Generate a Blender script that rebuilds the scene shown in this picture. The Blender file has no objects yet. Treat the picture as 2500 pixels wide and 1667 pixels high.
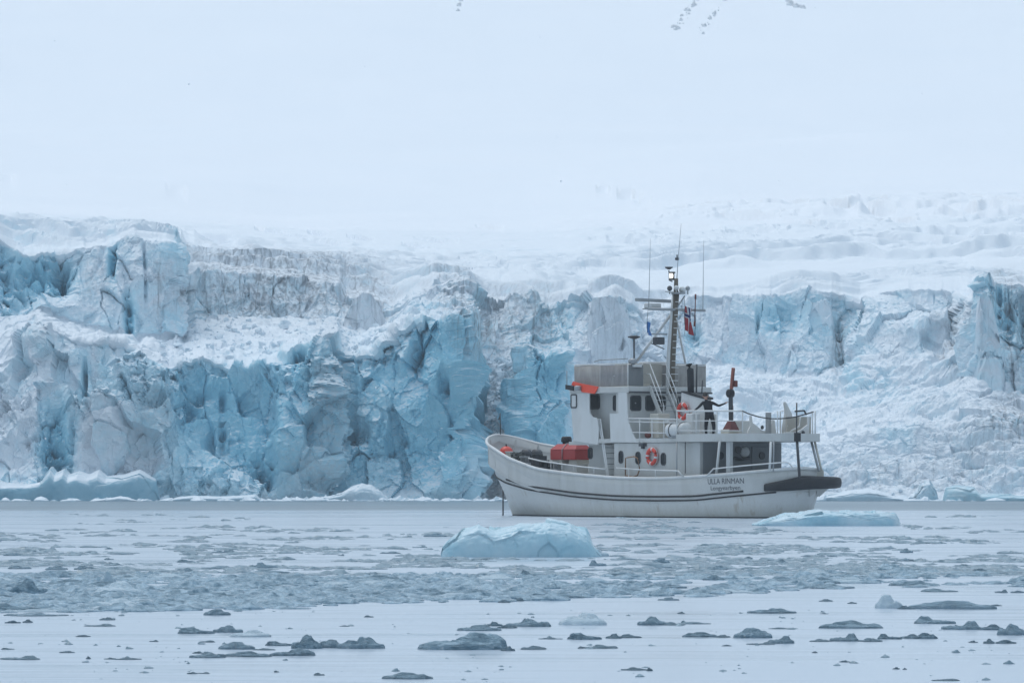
import bpy, bmesh, math, random
import numpy as np
from mathutils import Vector, Matrix

# ------------------------------------------------------------------ camera, sky, sun, exposure
F = 11700.0          # focal length in photograph pixels (photograph is 2500 px wide)
CAMH = 1.45          # eye height above the water, metres
HOR = 1176.0         # photograph row of the horizon
scene = bpy.context.scene
col = scene.collection
cam_d = bpy.data.cameras.new('camera')
cam_d.sensor_width = 36.0
cam_d.lens = 36.0 * F / 2500.0
cam_d.shift_y = (HOR - 833.5) / 2500.0
cam_d.clip_start = 0.5
cam_d.clip_end = 12000
cam = bpy.data.objects.new('camera', cam_d)
cam.location = (0, 0, CAMH)
cam.rotation_euler = (math.radians(90), 0, 0)
col.objects.link(cam)
scene.camera = cam

SUN_EL, SUN_AZ = math.radians(66), math.radians(-50)   # azimuth from +Y, clockwise
world = bpy.data.worlds.new('World')
scene.world = world
world.use_nodes = True
wn = world.node_tree
wn.nodes.clear()
w_out = wn.nodes.new('ShaderNodeOutputWorld')
w_bg = wn.nodes.new('ShaderNodeBackground')
w_sky = wn.nodes.new('ShaderNodeTexSky')
w_sky.sky_type = 'NISHITA'
w_sky.sun_disc = False
w_sky.sun_elevation = SUN_EL
w_sky.sun_rotation = SUN_AZ
w_sky.air_density = 1.0
w_sky.dust_density = 3.0
w_sky.ozone_density = 1.0
w_mix = wn.nodes.new('ShaderNodeMix')
w_mix.data_type = 'RGBA'
w_mix.inputs[0].default_value = 0.62                     # an even cloud layer over the clear sky
w_mix.inputs[7].default_value = (6.75, 8.55, 10.2, 1)
wn.links.new(w_sky.outputs[0], w_mix.inputs[6])
# an overcast sky is about three times brighter overhead than along the horizon
w_tc = wn.nodes.new('ShaderNodeTexCoord'); w_sep = wn.nodes.new('ShaderNodeSeparateXYZ')
w_lum = wn.nodes.new('ShaderNodeMath'); w_lum.operation = 'MULTIPLY_ADD'; w_lum.use_clamp = False
w_lum.inputs[1].default_value = 0.90; w_lum.inputs[2].default_value = 0.45
w_cl = wn.nodes.new('ShaderNodeClamp')
w_mul = wn.nodes.new('ShaderNodeVectorMath'); w_mul.operation = 'SCALE'
wn.links.new(w_tc.outputs['Generated'], w_sep.inputs[0]); wn.links.new(w_sep.outputs[2], w_cl.inputs[0])
wn.links.new(w_cl.outputs[0], w_lum.inputs[0]); wn.links.new(w_mix.outputs[2], w_mul.inputs[0])
wn.links.new(w_lum.outputs[0], w_mul.inputs['Scale']); wn.links.new(w_mul.outputs[0], w_bg.inputs[0])
w_bg.inputs[1].default_value = 0.095
wn.links.new(w_bg.outputs[0], w_out.inputs[0])

sun_d = bpy.data.lights.new('sun', 'SUN')
sun_d.energy = 0.9
sun_d.angle = math.radians(35)
sun_d.color = (1.0, 0.985, 0.96)
sun = bpy.data.objects.new('sun', sun_d)
_d = Vector((math.sin(SUN_AZ) * math.cos(SUN_EL), math.cos(SUN_AZ) * math.cos(SUN_EL), math.sin(SUN_EL)))
sun.rotation_euler = _d.to_track_quat('Z', 'Y').to_euler()
sun.location = (0, -20, 80)
col.objects.link(sun)

scene.view_settings.view_transform = 'Standard'
scene.view_settings.look = 'None'
scene.view_settings.exposure = 0.07
scene.view_settings.gamma = 1.0
scene.view_settings.use_curve_mapping = False
scene.cycles.use_denoising = True
scene.cycles.max_bounces = 6
scene.cycles.diffuse_bounces = 4
scene.cycles.glossy_bounces = 3
scene.cycles.volume_bounces = 1
scene.cycles.caustics_reflective = False
scene.cycles.caustics_refractive = False

def at(px, py, Y):
    """photograph pixel at a known distance -> point in the place"""
    return Vector(((px - 1250.0) * Y / F, Y, CAMH + (HOR - py) * Y / F))

def water_dist(py):
    return F * CAMH / (py - HOR)

# ------------------------------------------------------------------ numpy noise
def hsh(ix, iy, iz, seed=0):
    n = (ix.astype(np.int64) * 374761393 + iy.astype(np.int64) * 668265263 + iz.astype(np.int64) * 2147483647 + seed * 1274126177) & 0xFFFFFFFF
    n = ((n ^ (n >> 13)) * 1274126177) & 0xFFFFFFFF
    n = ((n ^ (n >> 16)) * 2246822519) & 0xFFFFFFFF
    n = n ^ (n >> 15)
    return (n & 0xFFFFFF).astype(np.float32) / 16777216.0

def vnoise2(x, y, seed=0):
    ix = np.floor(x); iy = np.floor(y)
    fx = (x - ix).astype(np.float32); fy = (y - iy).astype(np.float32)
    fx = fx * fx * fx * (fx * (fx * 6 - 15) + 10); fy = fy * fy * fy * (fy * (fy * 6 - 15) + 10)
    z = np.zeros_like(ix)
    a = hsh(ix, iy, z, seed); b = hsh(ix + 1, iy, z, seed)
    c = hsh(ix, iy + 1, z, seed); d = hsh(ix + 1, iy + 1, z, seed)
    return (a + (b - a) * fx + (c - a) * fy + (a - b - c + d) * fx * fy) * 2 - 1

def fbm2(x, y, octv=4, seed=0, gain=0.5, ridged=False):
    s = np.zeros(np.broadcast(x, y).shape, np.float32); a = 1.0; t = 0.0
    ca, sa = math.cos(0.6), math.sin(0.6)
    for o in range(octv):
        n = vnoise2(x, y, seed + o * 17)
        if ridged:
            n = 1 - 2 * np.abs(n)
        s += a * n; t += a
        x, y = (x * ca - y * sa) * 2.03 + 11.3, (x * sa + y * ca) * 2.03 - 7.1
        a *= gain
    return s / t

def cells2(x, y, seed=0):
    """Voronoi: nearest distance, second distance, two cell numbers, offset to the cell's centre"""
    ix = np.floor(x); iy = np.floor(y)
    f1 = np.full(x.shape, 9.0, np.float32); f2 = np.full(x.shape, 9.0, np.float32)
    cx = np.zeros(x.shape, np.float32); cy = np.zeros(x.shape, np.float32)
    ox = np.zeros(x.shape, np.float32); oy = np.zeros(x.shape, np.float32)
    z = np.zeros_like(ix)
    for dx in (-1, 0, 1):
        for dy in (-1, 0, 1):
            gx = ix + dx; gy = iy + dy
            px = gx + hsh(gx, gy, z, seed + 1); py = gy + hsh(gx, gy, z, seed + 2)
            ddx = (x - px).astype(np.float32); ddy = (y - py).astype(np.float32)
            d = np.sqrt(ddx * ddx + ddy * ddy)
            m = d < f1
            f2 = np.where(m, f1, np.minimum(f2, d))
            f1 = np.where(m, d, f1)
            cx = np.where(m, gx, cx); cy = np.where(m, gy, cy)
            ox = np.where(m, ddx, ox); oy = np.where(m, ddy, oy)
    return f1, f2, cx, cy, ox, oy

def facets(x, y, seed, tilt=1.0):
    """broken-ice relief: every cell is a tilted flat face at its own level"""
    f1, f2, cx, cy, ox, oy = cells2(x, y, seed)
    z = np.zeros_like(cx)
    a = hsh(cx, cy, z, seed + 11) * 2 - 1
    tx = hsh(cx, cy, z, seed + 12) * 2 - 1
    ty = hsh(cx, cy, z, seed + 13) * 2 - 1
    edge = np.clip((f2 - f1) / 0.10, 0, 1)
    return a * 0.6 + tilt * (tx * ox + ty * oy), edge, hsh(cx, cy, z, seed + 14)

def sstep(a, b, x):
    t = np.clip((x - a) / (b - a), 0, 1)
    return t * t * (3 - 2 * t)

# ------------------------------------------------------------------ object helpers
def tag(o, label=None, cat=None, group=None, kind=None):
    if label: o['label'] = label
    if cat: o['category'] = cat
    if group: o['group'] = group
    if kind: o['kind'] = kind
    return o

def grid_mesh(name, V, mat, smooth=True, attr=None):
    """V: (rows, cols, 3) array -> one mesh object"""
    nr, nc = V.shape[:2]
    me = bpy.data.meshes.new(name)
    idx = np.arange(nr * nc, dtype=np.int32).reshape(nr, nc)
    q = np.stack([idx[:-1, :-1], idx[:-1, 1:], idx[1:, 1:], idx[1:, :-1]], -1).reshape(-1, 4)
    me.vertices.add(nr * nc)
    me.vertices.foreach_set('co', V.reshape(-1).astype(np.float32))
    me.loops.add(q.size)
    me.loops.foreach_set('vertex_index', q.reshape(-1))
    me.polygons.add(len(q))
    me.polygons.foreach_set('loop_start', np.arange(0, q.size, 4, dtype=np.int32))
    me.polygons.foreach_set('use_smooth', np.full(len(q), smooth))
    me.update(calc_edges=True)
    if attr is not None:
        a = me.attributes.new('tint', 'FLOAT_COLOR', 'POINT')
        a.data.foreach_set('color', attr.reshape(-1).astype(np.float32))
    me.materials.append(mat)
    o = bpy.data.objects.new(name, me)
    col.objects.link(o)
    return o

class NT:
    def __init__(s, name):
        s.m = bpy.data.materials.new(name); s.m.use_nodes = True
        s.t = s.m.node_tree; s.n = s.t.nodes
        s.b = s.n['Principled BSDF']
    def add(s, t, **k):
        n = s.n.new(t)
        for a, v in k.items(): setattr(n, a, v)
        return n
    def link(s, a, b): s.t.links.new(a, b)
    def noise(s, scale, detail=4, rough=0.55, vec=None, dist=0.0):
        n = s.add('ShaderNodeTexNoise'); n.inputs['Scale'].default_value = scale
        n.inputs['Detail'].default_value = detail; n.inputs['Roughness'].default_value = rough
        n.inputs['Distortion'].default_value = dist
        if vec: s.link(vec, n.inputs['Vector'])
        return n.outputs['Fac']
    def ramp(s, fac, stops):
        r = s.add('ShaderNodeValToRGB'); e = r.color_ramp.elements
        while len(e) < len(stops): e.new(0.5)
        for k, (p, c) in zip(e, stops):
            k.position = p; k.color = (c, c, c, 1) if not isinstance(c, tuple) else (*c, 1)
        s.link(fac, r.inputs[0]); return r.outputs[0]
    def mix(s, fac, a, b, mode='MIX'):
        m = s.add('ShaderNodeMix', data_type='RGBA', blend_type=mode)
        for i, v in ((0, fac), (6, a), (7, b)):
            if isinstance(v, (int, float)): m.inputs[i].default_value = v
            elif isinstance(v, tuple): m.inputs[i].default_value = (*v, 1)
            else: s.link(v, m.inputs[i])
        return m.outputs[2]
    def math(s, op, a, b=0.0, c=0.0):
        m = s.add('ShaderNodeMath', operation=op)
        for i, v in enumerate((a, b, c)):
            if isinstance(v, (int, float)): m.inputs[i].default_value = v
            else: s.link(v, m.inputs[i])
        return m.outputs[0]
    def coords(s, kind='Object', scale=(1, 1, 1), loc=(0, 0, 0)):
        tc = s.add('ShaderNodeTexCoord'); mp = s.add('ShaderNodeMapping')
        mp.inputs['Scale'].default_value = scale; mp.inputs['Location'].default_value = loc
        s.link(tc.outputs[kind], mp.inputs[0]); return mp.outputs[0]
    def bump(s, h, strength, dist):
        b = s.add('ShaderNodeBump'); b.inputs['Strength'].default_value = strength
        b.inputs['Distance'].default_value = dist
        s.link(h, b.inputs['Height']); s.link(b.outputs[0], s.b.inputs['Normal'])
    def set(s, **k):
        for a, v in k.items():
            i = s.b.inputs[a.replace('_', ' ')]
            if isinstance(v, (int, float)): i.default_value = v
            elif isinstance(v, tuple): i.default_value = (*v, 1)
            else: s.link(v, i)
# ------------------------------------------------------------------ glacier and snow slope materials
def glacier_material():
    t = NT('glacier_ice')
    at_ = t.add('ShaderNodeAttribute', attribute_name='tint')
    sep = t.add('ShaderNodeSeparateColor'); t.link(at_.outputs['Color'], sep.inputs[0])
    blue, dirt, grey = sep.outputs[0], sep.outputs[1], sep.outputs[2]
    v = t.coords('Object')
    vs = t.coords('Object', (1.6, 1.6, 0.28))
    n1 = t.noise(0.55, 6, 0.62, v, 0.6)
    n2 = t.noise(2.6, 5, 0.65, v, 0.4)
    ns = t.noise(1.3, 5, 0.6, vs, 0.8)
    snow = t.mix(n1, (0.80, 0.845, 0.89), (0.70, 0.775, 0.84))
    clean = t.noise(0.03, 5, 0.6, v, 0.5)
    snow = t.mix(at_.outputs['Alpha'], snow, t.mix(clean, (0.84, 0.87, 0.905), (0.78, 0.825, 0.875)))
    icel = t.mix(n2, (0.46, 0.745, 0.86), (0.70, 0.845, 0.91))
    iced = t.mix(n2, (0.21, 0.57, 0.735), (0.48, 0.745, 0.84))
    k = t.math('ADD', blue, t.math('MULTIPLY', t.math('SUBTRACT', n1, 0.5), 0.9))
    f1 = t.ramp(k, [(0.10, 0.0), (0.42, 1.0)])
    f2 = t.ramp(k, [(0.45, 0.0), (0.95, 1.0)])
    c = t.mix(f1, snow, icel)
    c = t.mix(f2, c, iced)
    geo = t.add('ShaderNodeNewGeometry'); sn = t.add('ShaderNodeSeparateXYZ'); t.link(geo.outputs['True Normal'], sn.inputs[0])
    led = t.ramp(t.math('ADD', sn.outputs[2], t.math('MULTIPLY', t.math('SUBTRACT', n2, 0.5), 0.7)), [(0.38, 0.0), (0.72, 1.0)])     # fresh snow lies on the ledges
    c = t.mix(t.math('MULTIPLY', led, 0.8), c, (0.78, 0.83, 0.875))
    g = t.math('MULTIPLY', grey, t.ramp(n2, [(0.3, 0.25), (0.62, 1.0)]))
    c = t.mix(t.math('MULTIPLY', g, 0.6), c, (0.45, 0.49, 0.525))
    d = t.math('MULTIPLY', dirt, t.ramp(ns, [(0.42, 0.0), (0.62, 1.0)]))
    c = t.mix(t.math('MULTIPLY', d, 0.85), c, (0.16, 0.185, 0.215))
    # thin dark melt cracks that run down the faces
    w = t.add('ShaderNodeTexWave', wave_type='BANDS', bands_direction='X')
    w.inputs['Scale'].default_value = 0.22; w.inputs['Distortion'].default_value = 9.0
    w.inputs['Detail'].default_value = 4.0; w.inputs['Detail Scale'].default_value = 0.6
    t.link(t.coords('Object', (1, 1, 0.45)), w.inputs['Vector'])
    cr = t.math('MULTIPLY', t.ramp(w.outputs['Fac'], [(0.0, 1.0), (0.02, 0.0)]), t.math('MULTIPLY', dirt, 0.6))
    c = t.mix(cr, c, (0.16, 0.18, 0.20))
    t.set(Base_Color=c, Roughness=0.62, IOR=1.31)
    h = t.math('ADD', t.noise(3.2, 8, 0.68, v, 0.5), t.math('MULTIPLY', t.noise(11, 4, 0.6, v), 0.4))
    b = t.add('ShaderNodeBump'); b.inputs['Distance'].default_value = 0.10
    t.link(t.math('MULTIPLY_ADD', at_.outputs['Alpha'], -0.55, 0.6), b.inputs['Strength'])
    t.link(h, b.inputs['Height']); t.link(b.outputs[0], t.b.inputs['Normal'])
    return t.m

def snow_material():
    t = NT('snow_slope')
    v = t.coords('Object')
    n = t.noise(0.03, 5, 0.6, v, 0.5)
    c = t.mix(n, (0.84, 0.87, 0.905), (0.78, 0.825, 0.875))
    t.set(Base_Color=c, Roughness=0.75)
    t.bump(t.noise(0.25, 6, 0.6, t.coords('Object', (1, 0.25, 1))), 0.25, 0.4)
    return t.m

M_GLACIER = glacier_material()
M_SNOW = snow_material()

# ------------------------------------------------------------------ glacier front: a sheet that climbs from the water over ledges and walls
PX = np.concatenate([np.arange(-1500, -260, 24.0), np.arange(-260, 2761, 2.7), np.arange(2780, 4000, 24.0)])
def prof(pts):
    a = np.array(pts, float)
    return np.interp(PX, a[:, 0], a[:, 1])

jag = lambda s, seed: fbm2(PX / s, np.zeros_like(PX) + seed * 3.7, 3, seed)
# row of the edge in the photograph and distance in metres, across the front
A_py = prof([(-260, 850), (0, 880), (55, 810), (85, 772), (125, 800), (200, 832), (300, 838), (345, 850), (380, 885), (412, 905), (425, 888), (480, 868), (545, 880),
             (600, 905), (680, 880), (700, 852), (760, 845), (800, 818), (822, 812), (832, 850), (870, 872), (900, 848), (960, 800), (1010, 778), (1050, 772), (1075, 790), (1100, 775),
             (1146, 752), (1154, 780), (1163, 985), (1200, 1010), (1240, 1005), (1258, 905), (1268, 855), (1285, 838), (1310, 848), (1330, 876), (1360, 872), (1382, 864),
             (1396, 900), (1420, 1010), (1500, 1030), (1620, 1030), (1700, 1030), (1800, 1040), (1900, 1070), (2000, 1070), (2100, 1060), (2200, 1050), (2300, 1050), (2400, 1030), (2500, 1020), (2760, 1020)])
A_py = A_py + 7 * jag(22, 3) * (PX < 1160)
A_Y = prof([(-260, 375), (0, 377), (85, 376), (130, 374), (400, 373), (545, 374), (822, 372.4), (832, 374), (1050, 372.6), (1148, 372.0), (1156, 374), (1166, 386), (1250, 387),
            (1260, 375.5), (1390, 375), (1400, 382), (1430, 386), (1650, 384), (1800, 380), (2000, 379), (2300, 378), (2500, 377), (2760, 377)])
W_Y = prof([(-260, 366), (0, 367), (380, 368.5), (420, 369.5), (822, 369.2), (840, 370.2), (1160, 369.2), (1185, 370), (1202, 373), (1215, 375), (1250, 375), (1258, 371.5), (1395, 372), (1420, 374), (1700, 369), (2000, 368.5), (2300, 368), (2760, 368)])
B_py = prof([(-260, 770), (0, 772), (100, 765), (200, 800), (330, 828), (420, 832), (436, 805), (450, 800), (480, 782), (560, 772), (830, 778), (900, 795), (960, 792), (1000, 775), (1100, 758),
             (1150, 750), (1166, 870), (1250, 892), (1400, 880), (1540, 890), (1700, 905), (1800, 885), (1960, 922), (2060, 908), (2110, 866), (2160, 862), (2200, 866), (2300, 868), (2345, 880),
             (2380, 940), (2440, 985), (2500, 1000), (2760, 980)])
B_Y = prof([(-260, 384), (0, 384), (330, 383), (430, 384), (450, 396), (830, 398), (1000, 396), (1150, 394), (1166, 394), (1430, 396), (1500, 396), (1700, 397), (2060, 396), (2110, 392), (2200, 391),
            (2340, 391), (2380, 386), (2500, 384), (2760, 384)])
C_py = prof([(-260, 590), (0, 578), (30, 608), (60, 622), (100, 612), (180, 606), (260, 598), (330, 575), (360, 590), (434, 592), (441, 640), (446, 670), (560, 668), (620, 666), (700, 680), (830, 694), (845, 725), (900, 722),
             (960, 745), (1000, 722), (1060, 697), (1120, 694), (1150, 712), (1180, 748), (1250, 742), (1300, 742), (1340, 762), (1400, 738), (1436, 738), (1442, 726), (1505, 726), (1545, 736), (1570, 760), (1650, 745),
             (1705, 718), (1900, 722), (1950, 708), (2040, 712), (2100, 732), (2200, 706), (2300, 704), (2340, 716), (2374, 735), (2384, 700), (2420, 690), (2500, 694), (2760, 690)])
C_py = C_py + 4 * jag(18, 9)
C_Y = prof([(-260, 387), (430, 386.5), (442, 396), (450, 399), (700, 401), (900, 404), (1150, 402), (1250, 401.5), (1436, 401), (1500, 399), (1560, 402), (1700, 401), (2060, 400), (2340, 396), (2380, 389), (2500, 388), (2760, 388)])
D_py = prof([(-260, 560), (0, 556), (330, 568), (425, 590), (460, 622), (520, 638), (700, 650), (830, 655), (1000, 672), (1200, 684), (1430, 688), (1700, 682), (2000, 676), (2350, 668), (2760, 660)])
D_Y = prof([(-260, 410), (380, 412), (500, 424), (1200, 424), (1700, 420), (2760, 414)])
E_py = prof([(-260, 535), (0, 540), (440, 562), (700, 590), (1200, 606), (1600, 612), (2000, 596), (2760, 575)])
E_Y = np.full_like(PX, 480.0)
F_py = prof([(-260, 470), (0, 480), (700, 515), (1300, 510), (1700, 478), (2760, 455)])
F_Y = np.full_like(PX, 640.0)
G_py = np.full_like(PX, 300.0); G_Y = np.full_like(PX, 980.0)
H_py = np.full_like(PX, -320.0); H_Y = np.full_like(PX, 2000.0)

def zz(py, Y): return CAMH + (HOR - py) * Y / F
W_Y0 = W_Y.copy()
W_Y = W_Y + 0.9 * jag(140, 13) + 0.25 * jag(50, 15)
nodes = [(W_Y - 0.3, np.full_like(PX, -0.6)), (A_Y, zz(A_py, A_Y)), (B_Y, zz(B_py, B_Y)), (C_Y, zz(C_py, C_Y)),
         (D_Y, zz(D_py, D_Y)), (E_Y, zz(E_py, E_Y)), (F_Y, zz(F_py, F_Y)), (G_Y, zz(G_py, G_Y)), (H_Y, zz(H_py, H_Y))]
counts = [226, 80, 116, 84, 120, 110, 36, 36]
sY, sZ, sS = [], [], []
for k, n in enumerate(counts):
    t = np.linspace(0, 1, n, endpoint=(k == len(counts) - 1))[:, None]
    (y0, z0), (y1, z1) = nodes[k], nodes[k + 1]
    if k == 0:        # convex face in the calved part, a concave apron of fallen ice on the right
        right = sstep(1500, 1750, PX)[None, :]
        ty = t * (1 - right) + right * (t ** 0.85)
        tz = (t ** 0.93) * (1 - right) + right * (t ** 1.25)
        bay = (sstep(1158, 1170, PX) * (1 - sstep(1246, 1258, PX)))[None, :]
        ty = ty * (1 - bay) + bay * t ** 0.7
        sY.append(y0 + (y1 - y0) * ty); sZ.append(z0 + (z1 - z0) * tz)
    else:
        sY.append(y0 + (y1 - y0) * t); sZ.append(z0 + (z1 - z0) * t)
    sS.append(k + t + 0 * PX[None, :])
BY = np.concatenate(sY); BZ = np.concatenate(sZ); SS = np.concatenate(sS)
BX = (PX[None, :] - 1250) * np.where(BY < 420, np.clip(BY, 372, 420), BY) / F
NR, NC = BY.shape
PXg = np.broadcast_to(PX[None, :], BY.shape)
PYg = HOR - (BZ - CAMH) * F / BY

# zone weights
front = (SS < 1).astype(np.float32)
cliff1 = front * (1 - sstep(1420, 1600, PXg)) * (1 - sstep(1158, 1168, PXg) * (1 - sstep(1248, 1258, PXg)))
shelf = ((SS >= 1) & (SS < 2)).astype(np.float32)
wall2 = ((SS >= 2) & (SS < 3)).astype(np.float32)
apron = np.clip(front + shelf, 0, 1) * sstep(1500, 1750, PXg)
bayz = np.clip(front + shelf, 0, 1) * sstep(1158, 1168, PXg) * (1 - sstep(1248, 1258, PXg))
shelfL = shelf * (1 - sstep(1500, 1700, PXg))
up1 = ((SS >= 3) & (SS < 4)).astype(np.float32)
up2 = ((SS >= 4) & (SS < 5)).astype(np.float32)
up3 = ((SS >= 5) & (SS < 6)).astype(np.float32)

def blur_rows(a, n=6):
    for _ in range(n):
        a[1:-1] = (a[:-2] + 2 * a[1:-1] + a[2:]) / 4
    return a
for w in (cliff1, shelfL, wall2, apron, bayz, up1, up2, up3):
    blur_rows(w, 8)

# normals of the bare sheet
P = np.stack([BX, BY, BZ], -1)
Ps = P.copy()
for _ in range(10):
    Ps[1:-1] = (Ps[:-2] + 2 * Ps[1:-1] + Ps[2:]) / 4
for _ in range(60):
    Ps[:, 1:-1] = (Ps[:, :-2] + 2 * Ps[:, 1:-1] + Ps[:, 2:]) / 4
du = np.gradient(Ps, axis=1); dv = np.gradient(Ps, axis=0)
N = np.cross(du, dv); N /= np.linalg.norm(N, axis=-1, keepdims=True) + 1e-9

def run(ref):                                              # distance run along the winding front, so relief does not smear on its side faces
    return np.concatenate([[0], np.cumsum(np.hypot(np.diff((PX - 1250) * 376 / F), np.diff(ref)))])[None, :] - 47.0
k12 = sstep(1.1, 1.9, SS)
U = run((W_Y0 + A_Y) / 2) * (1 - k12) + run((B_Y + C_Y) / 2) * k12; Vv = BZ + 0.55 * (BY - 370)
wx = 0.55 * fbm2(U * 0.35, Vv * 0.35, 3, 41); wy = 0.55 * fbm2(U * 0.35, Vv * 0.35, 3, 57)
wx2 = 0.12 * fbm2(U * 1.1, Vv * 1.1, 3, 43); wy2 = 0.12 * fbm2(U * 1.1, Vv * 1.1, 3, 59)
def lumps(x, y, seed, p=1.0):
    """convex blocks parted by V-shaped joints, each with its own size"""
    f1, f2, cx, cy, ox, oy = cells2(x, y, seed)
    h = hsh(cx, cy, np.zeros_like(cx), seed + 5)
    tx = hsh(cx, cy, np.zeros_like(cx), seed + 6) - 0.5; ty = hsh(cx, cy, np.zeros_like(cx), seed + 7) - 0.5
    return (0.55 - f1 ** p) * (0.35 + 1.1 * h) + 0.9 * (tx * ox + ty * oy), h
fa, ea, ha = facets((U + wx) / 6.0, (Vv + wy) / 8.5, 101, 1.4)
fb, eb, hb = facets((U + wx + wx2) / 2.3, (Vv + wy + wy2) / 3.6, 202, 1.6)
fc, ec, hc = facets((U + wx2) / 0.85, (Vv + wy2) / 1.1, 303, 1.7)
fe, ee, he = facets((U + wx2) / 0.5, (Vv + wy2) / 1.0, 353, 1.7)
ff, ef, hf = facets((U + wx2) / 0.26, (Vv + wy2) / 0.36, 363, 1.7)
groove = sstep(0.86, 0.985, fbm2((U + 0.8 * wx) * 0.42, Vv * 0.03 + 3, 2, 373, 0.5, True)) * sstep(-0.1, 0.4, fbm2(U * 0.2, Vv * 0.25, 2, 374))
lb, lbh = lumps((U + wx) / 3.0, (Vv + wy) / 4.6, 212)
lc, lch = lumps((U + wx2) / 1.0, (Vv + wy2) / 1.25, 313)
ld, ldh = lumps((U + wx2) / 0.42, (Vv + wy2) / 0.46, 414)
fb_big = fbm2(U * 0.13, Vv * 0.10, 3, 71)
flut = fbm2((U + wx) * 0.55, Vv * 0.07, 3, 83, 0.5, True)
fine = fbm2(U * 1.6, Vv * 1.6, 4, 91)
rough = sstep(-0.25, 0.45, fbm2(U * 0.16, Vv * 0.2, 3, 77))       # some faces are smooth, others shattered

disp = np.zeros_like(BY)
disp += cliff1 * (1.2 * fb_big + 1.1 * fa + 0.85 * fb + 0.25 * lb + (0.16 + 0.30 * rough) * fc + (0.05 + 0.22 * rough) * fe + (0.03 + 0.09 * rough) * ff + 0.08 * rough * lc + 0.06 * fine - 0.30 * (1 - eb) * (hb > 0.75) - 0.5 * groove)
disp += wall2 * (0.45 * fb_big + 0.6 * fa + 0.45 * fb + 0.12 * lb + (0.05 + 0.12 * rough) * fc + 0.10 * rough * fe + 0.04 * ff + 0.40 * flut + 0.04 * fine - 0.35 * (1 - eb) * (hb > 0.8) - 0.7 * groove)
la, lah = lumps((BX + wx) / 5.0, (BZ * 1.5 + 0.45 * BY + wy) / 4.0, 515)
lm, lmh = lumps((BX + wx2) / 1.7, (BZ * 1.5 + 0.45 * BY + wy2) / 1.3, 525)
ls, lsh = lumps((BX + wx2) / 0.6, (BZ * 1.5 + 0.45 * BY + wy2) / 0.5, 535)
disp += apron * (0.5 * fb_big + 1.15 * la + 0.42 * lm * (0.4 + lah) + 0.12 * ls * (0.3 + 0.9 * rough) + 0.22 * fine + 0.03 * ff + 0.25 * fb * lah)
disp += bayz * (0.5 * lm + 0.3 * ls + 0.12 * ld + 0.15 * fine)
ka, kah = lumps((BX + wx) / 3.2, (BY + wy) / 4.5, 615)
kb, kbh = lumps((BX + wx2) / 1.1, (BY + wy2) / 1.6, 625)
disp += shelfL * (0.9 * ka * kah + 0.35 * kb * (0.3 + kbh) + 0.06 * fc + 0.10 * fine)
# upper ice: scarps and crevasse lips facing the water, fading into smooth rolls up the slope
left = 1 - sstep(1300, 1750, PXg)
wr = fbm2(BX * 0.06, BY * 0.03, 4, 171); wr2 = fbm2(BX * 0.25, BY * 0.10, 3, 172)
cellw, ce_, ch_ = facets((BX + 2 * wr) / 5.0, (BY + 6 * wr2) / 11.0, 181, 0.3)
ph = 12.0 * np.log(np.clip(BY - 338, 20, 1e4) / 60.0) + BX * (0.012 - 0.05 * (1 - left)) + (0.9 + 0.5 * left) * wr + 0.35 * wr2
def scarp(p):
    s = p - np.floor(p)
    return np.where(s < 0.22, sstep(0, 0.22, s), 1 - (s - 0.22) / 0.78)
msk = sstep(-0.35, 0.35, fbm2(BX * 0.05, BY * 0.035, 3, 173) + 0.25 * left)
msk2 = sstep(-0.2, 0.4, fbm2(BX * 0.09, BY * 0.06, 3, 174))
lip = scarp(ph) * msk * (1.9 * left + 1.35 * (1 - left)) + scarp(ph * 2.3 + 0.4 * wr2 + 3.1) * msk2 * (0.8 * left + 0.4 * (1 - left))
upw = sstep(3.0, 3.25, SS) * (1 - sstep(5.3, 6.3, SS)) * (0.75 + 0.5 * sstep(4, 5.5, SS))
Z_up = upw * (0.85 + 0.55 * (1 - left)) * (1 - (0.6 - 0.2 * (1 - left)) * sstep(4.3, 5.2, SS)) * (1 - 0.6 * left * sstep(3.8, 4.6, SS)) * lip * (1.0 - 0.45 * sstep(4.6, 5.6, SS) * left)
Z_up += sstep(3.0, 3.2, SS) * (1 - sstep(4.3, 4.9, SS)) * left * (0.5 * ka * kah + 0.25 * kb * kbh)
Z_up += sstep(3.0, 3.2, SS) * (1 - sstep(4.6, 5.2, SS)) * 0.5 * fb_big
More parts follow.
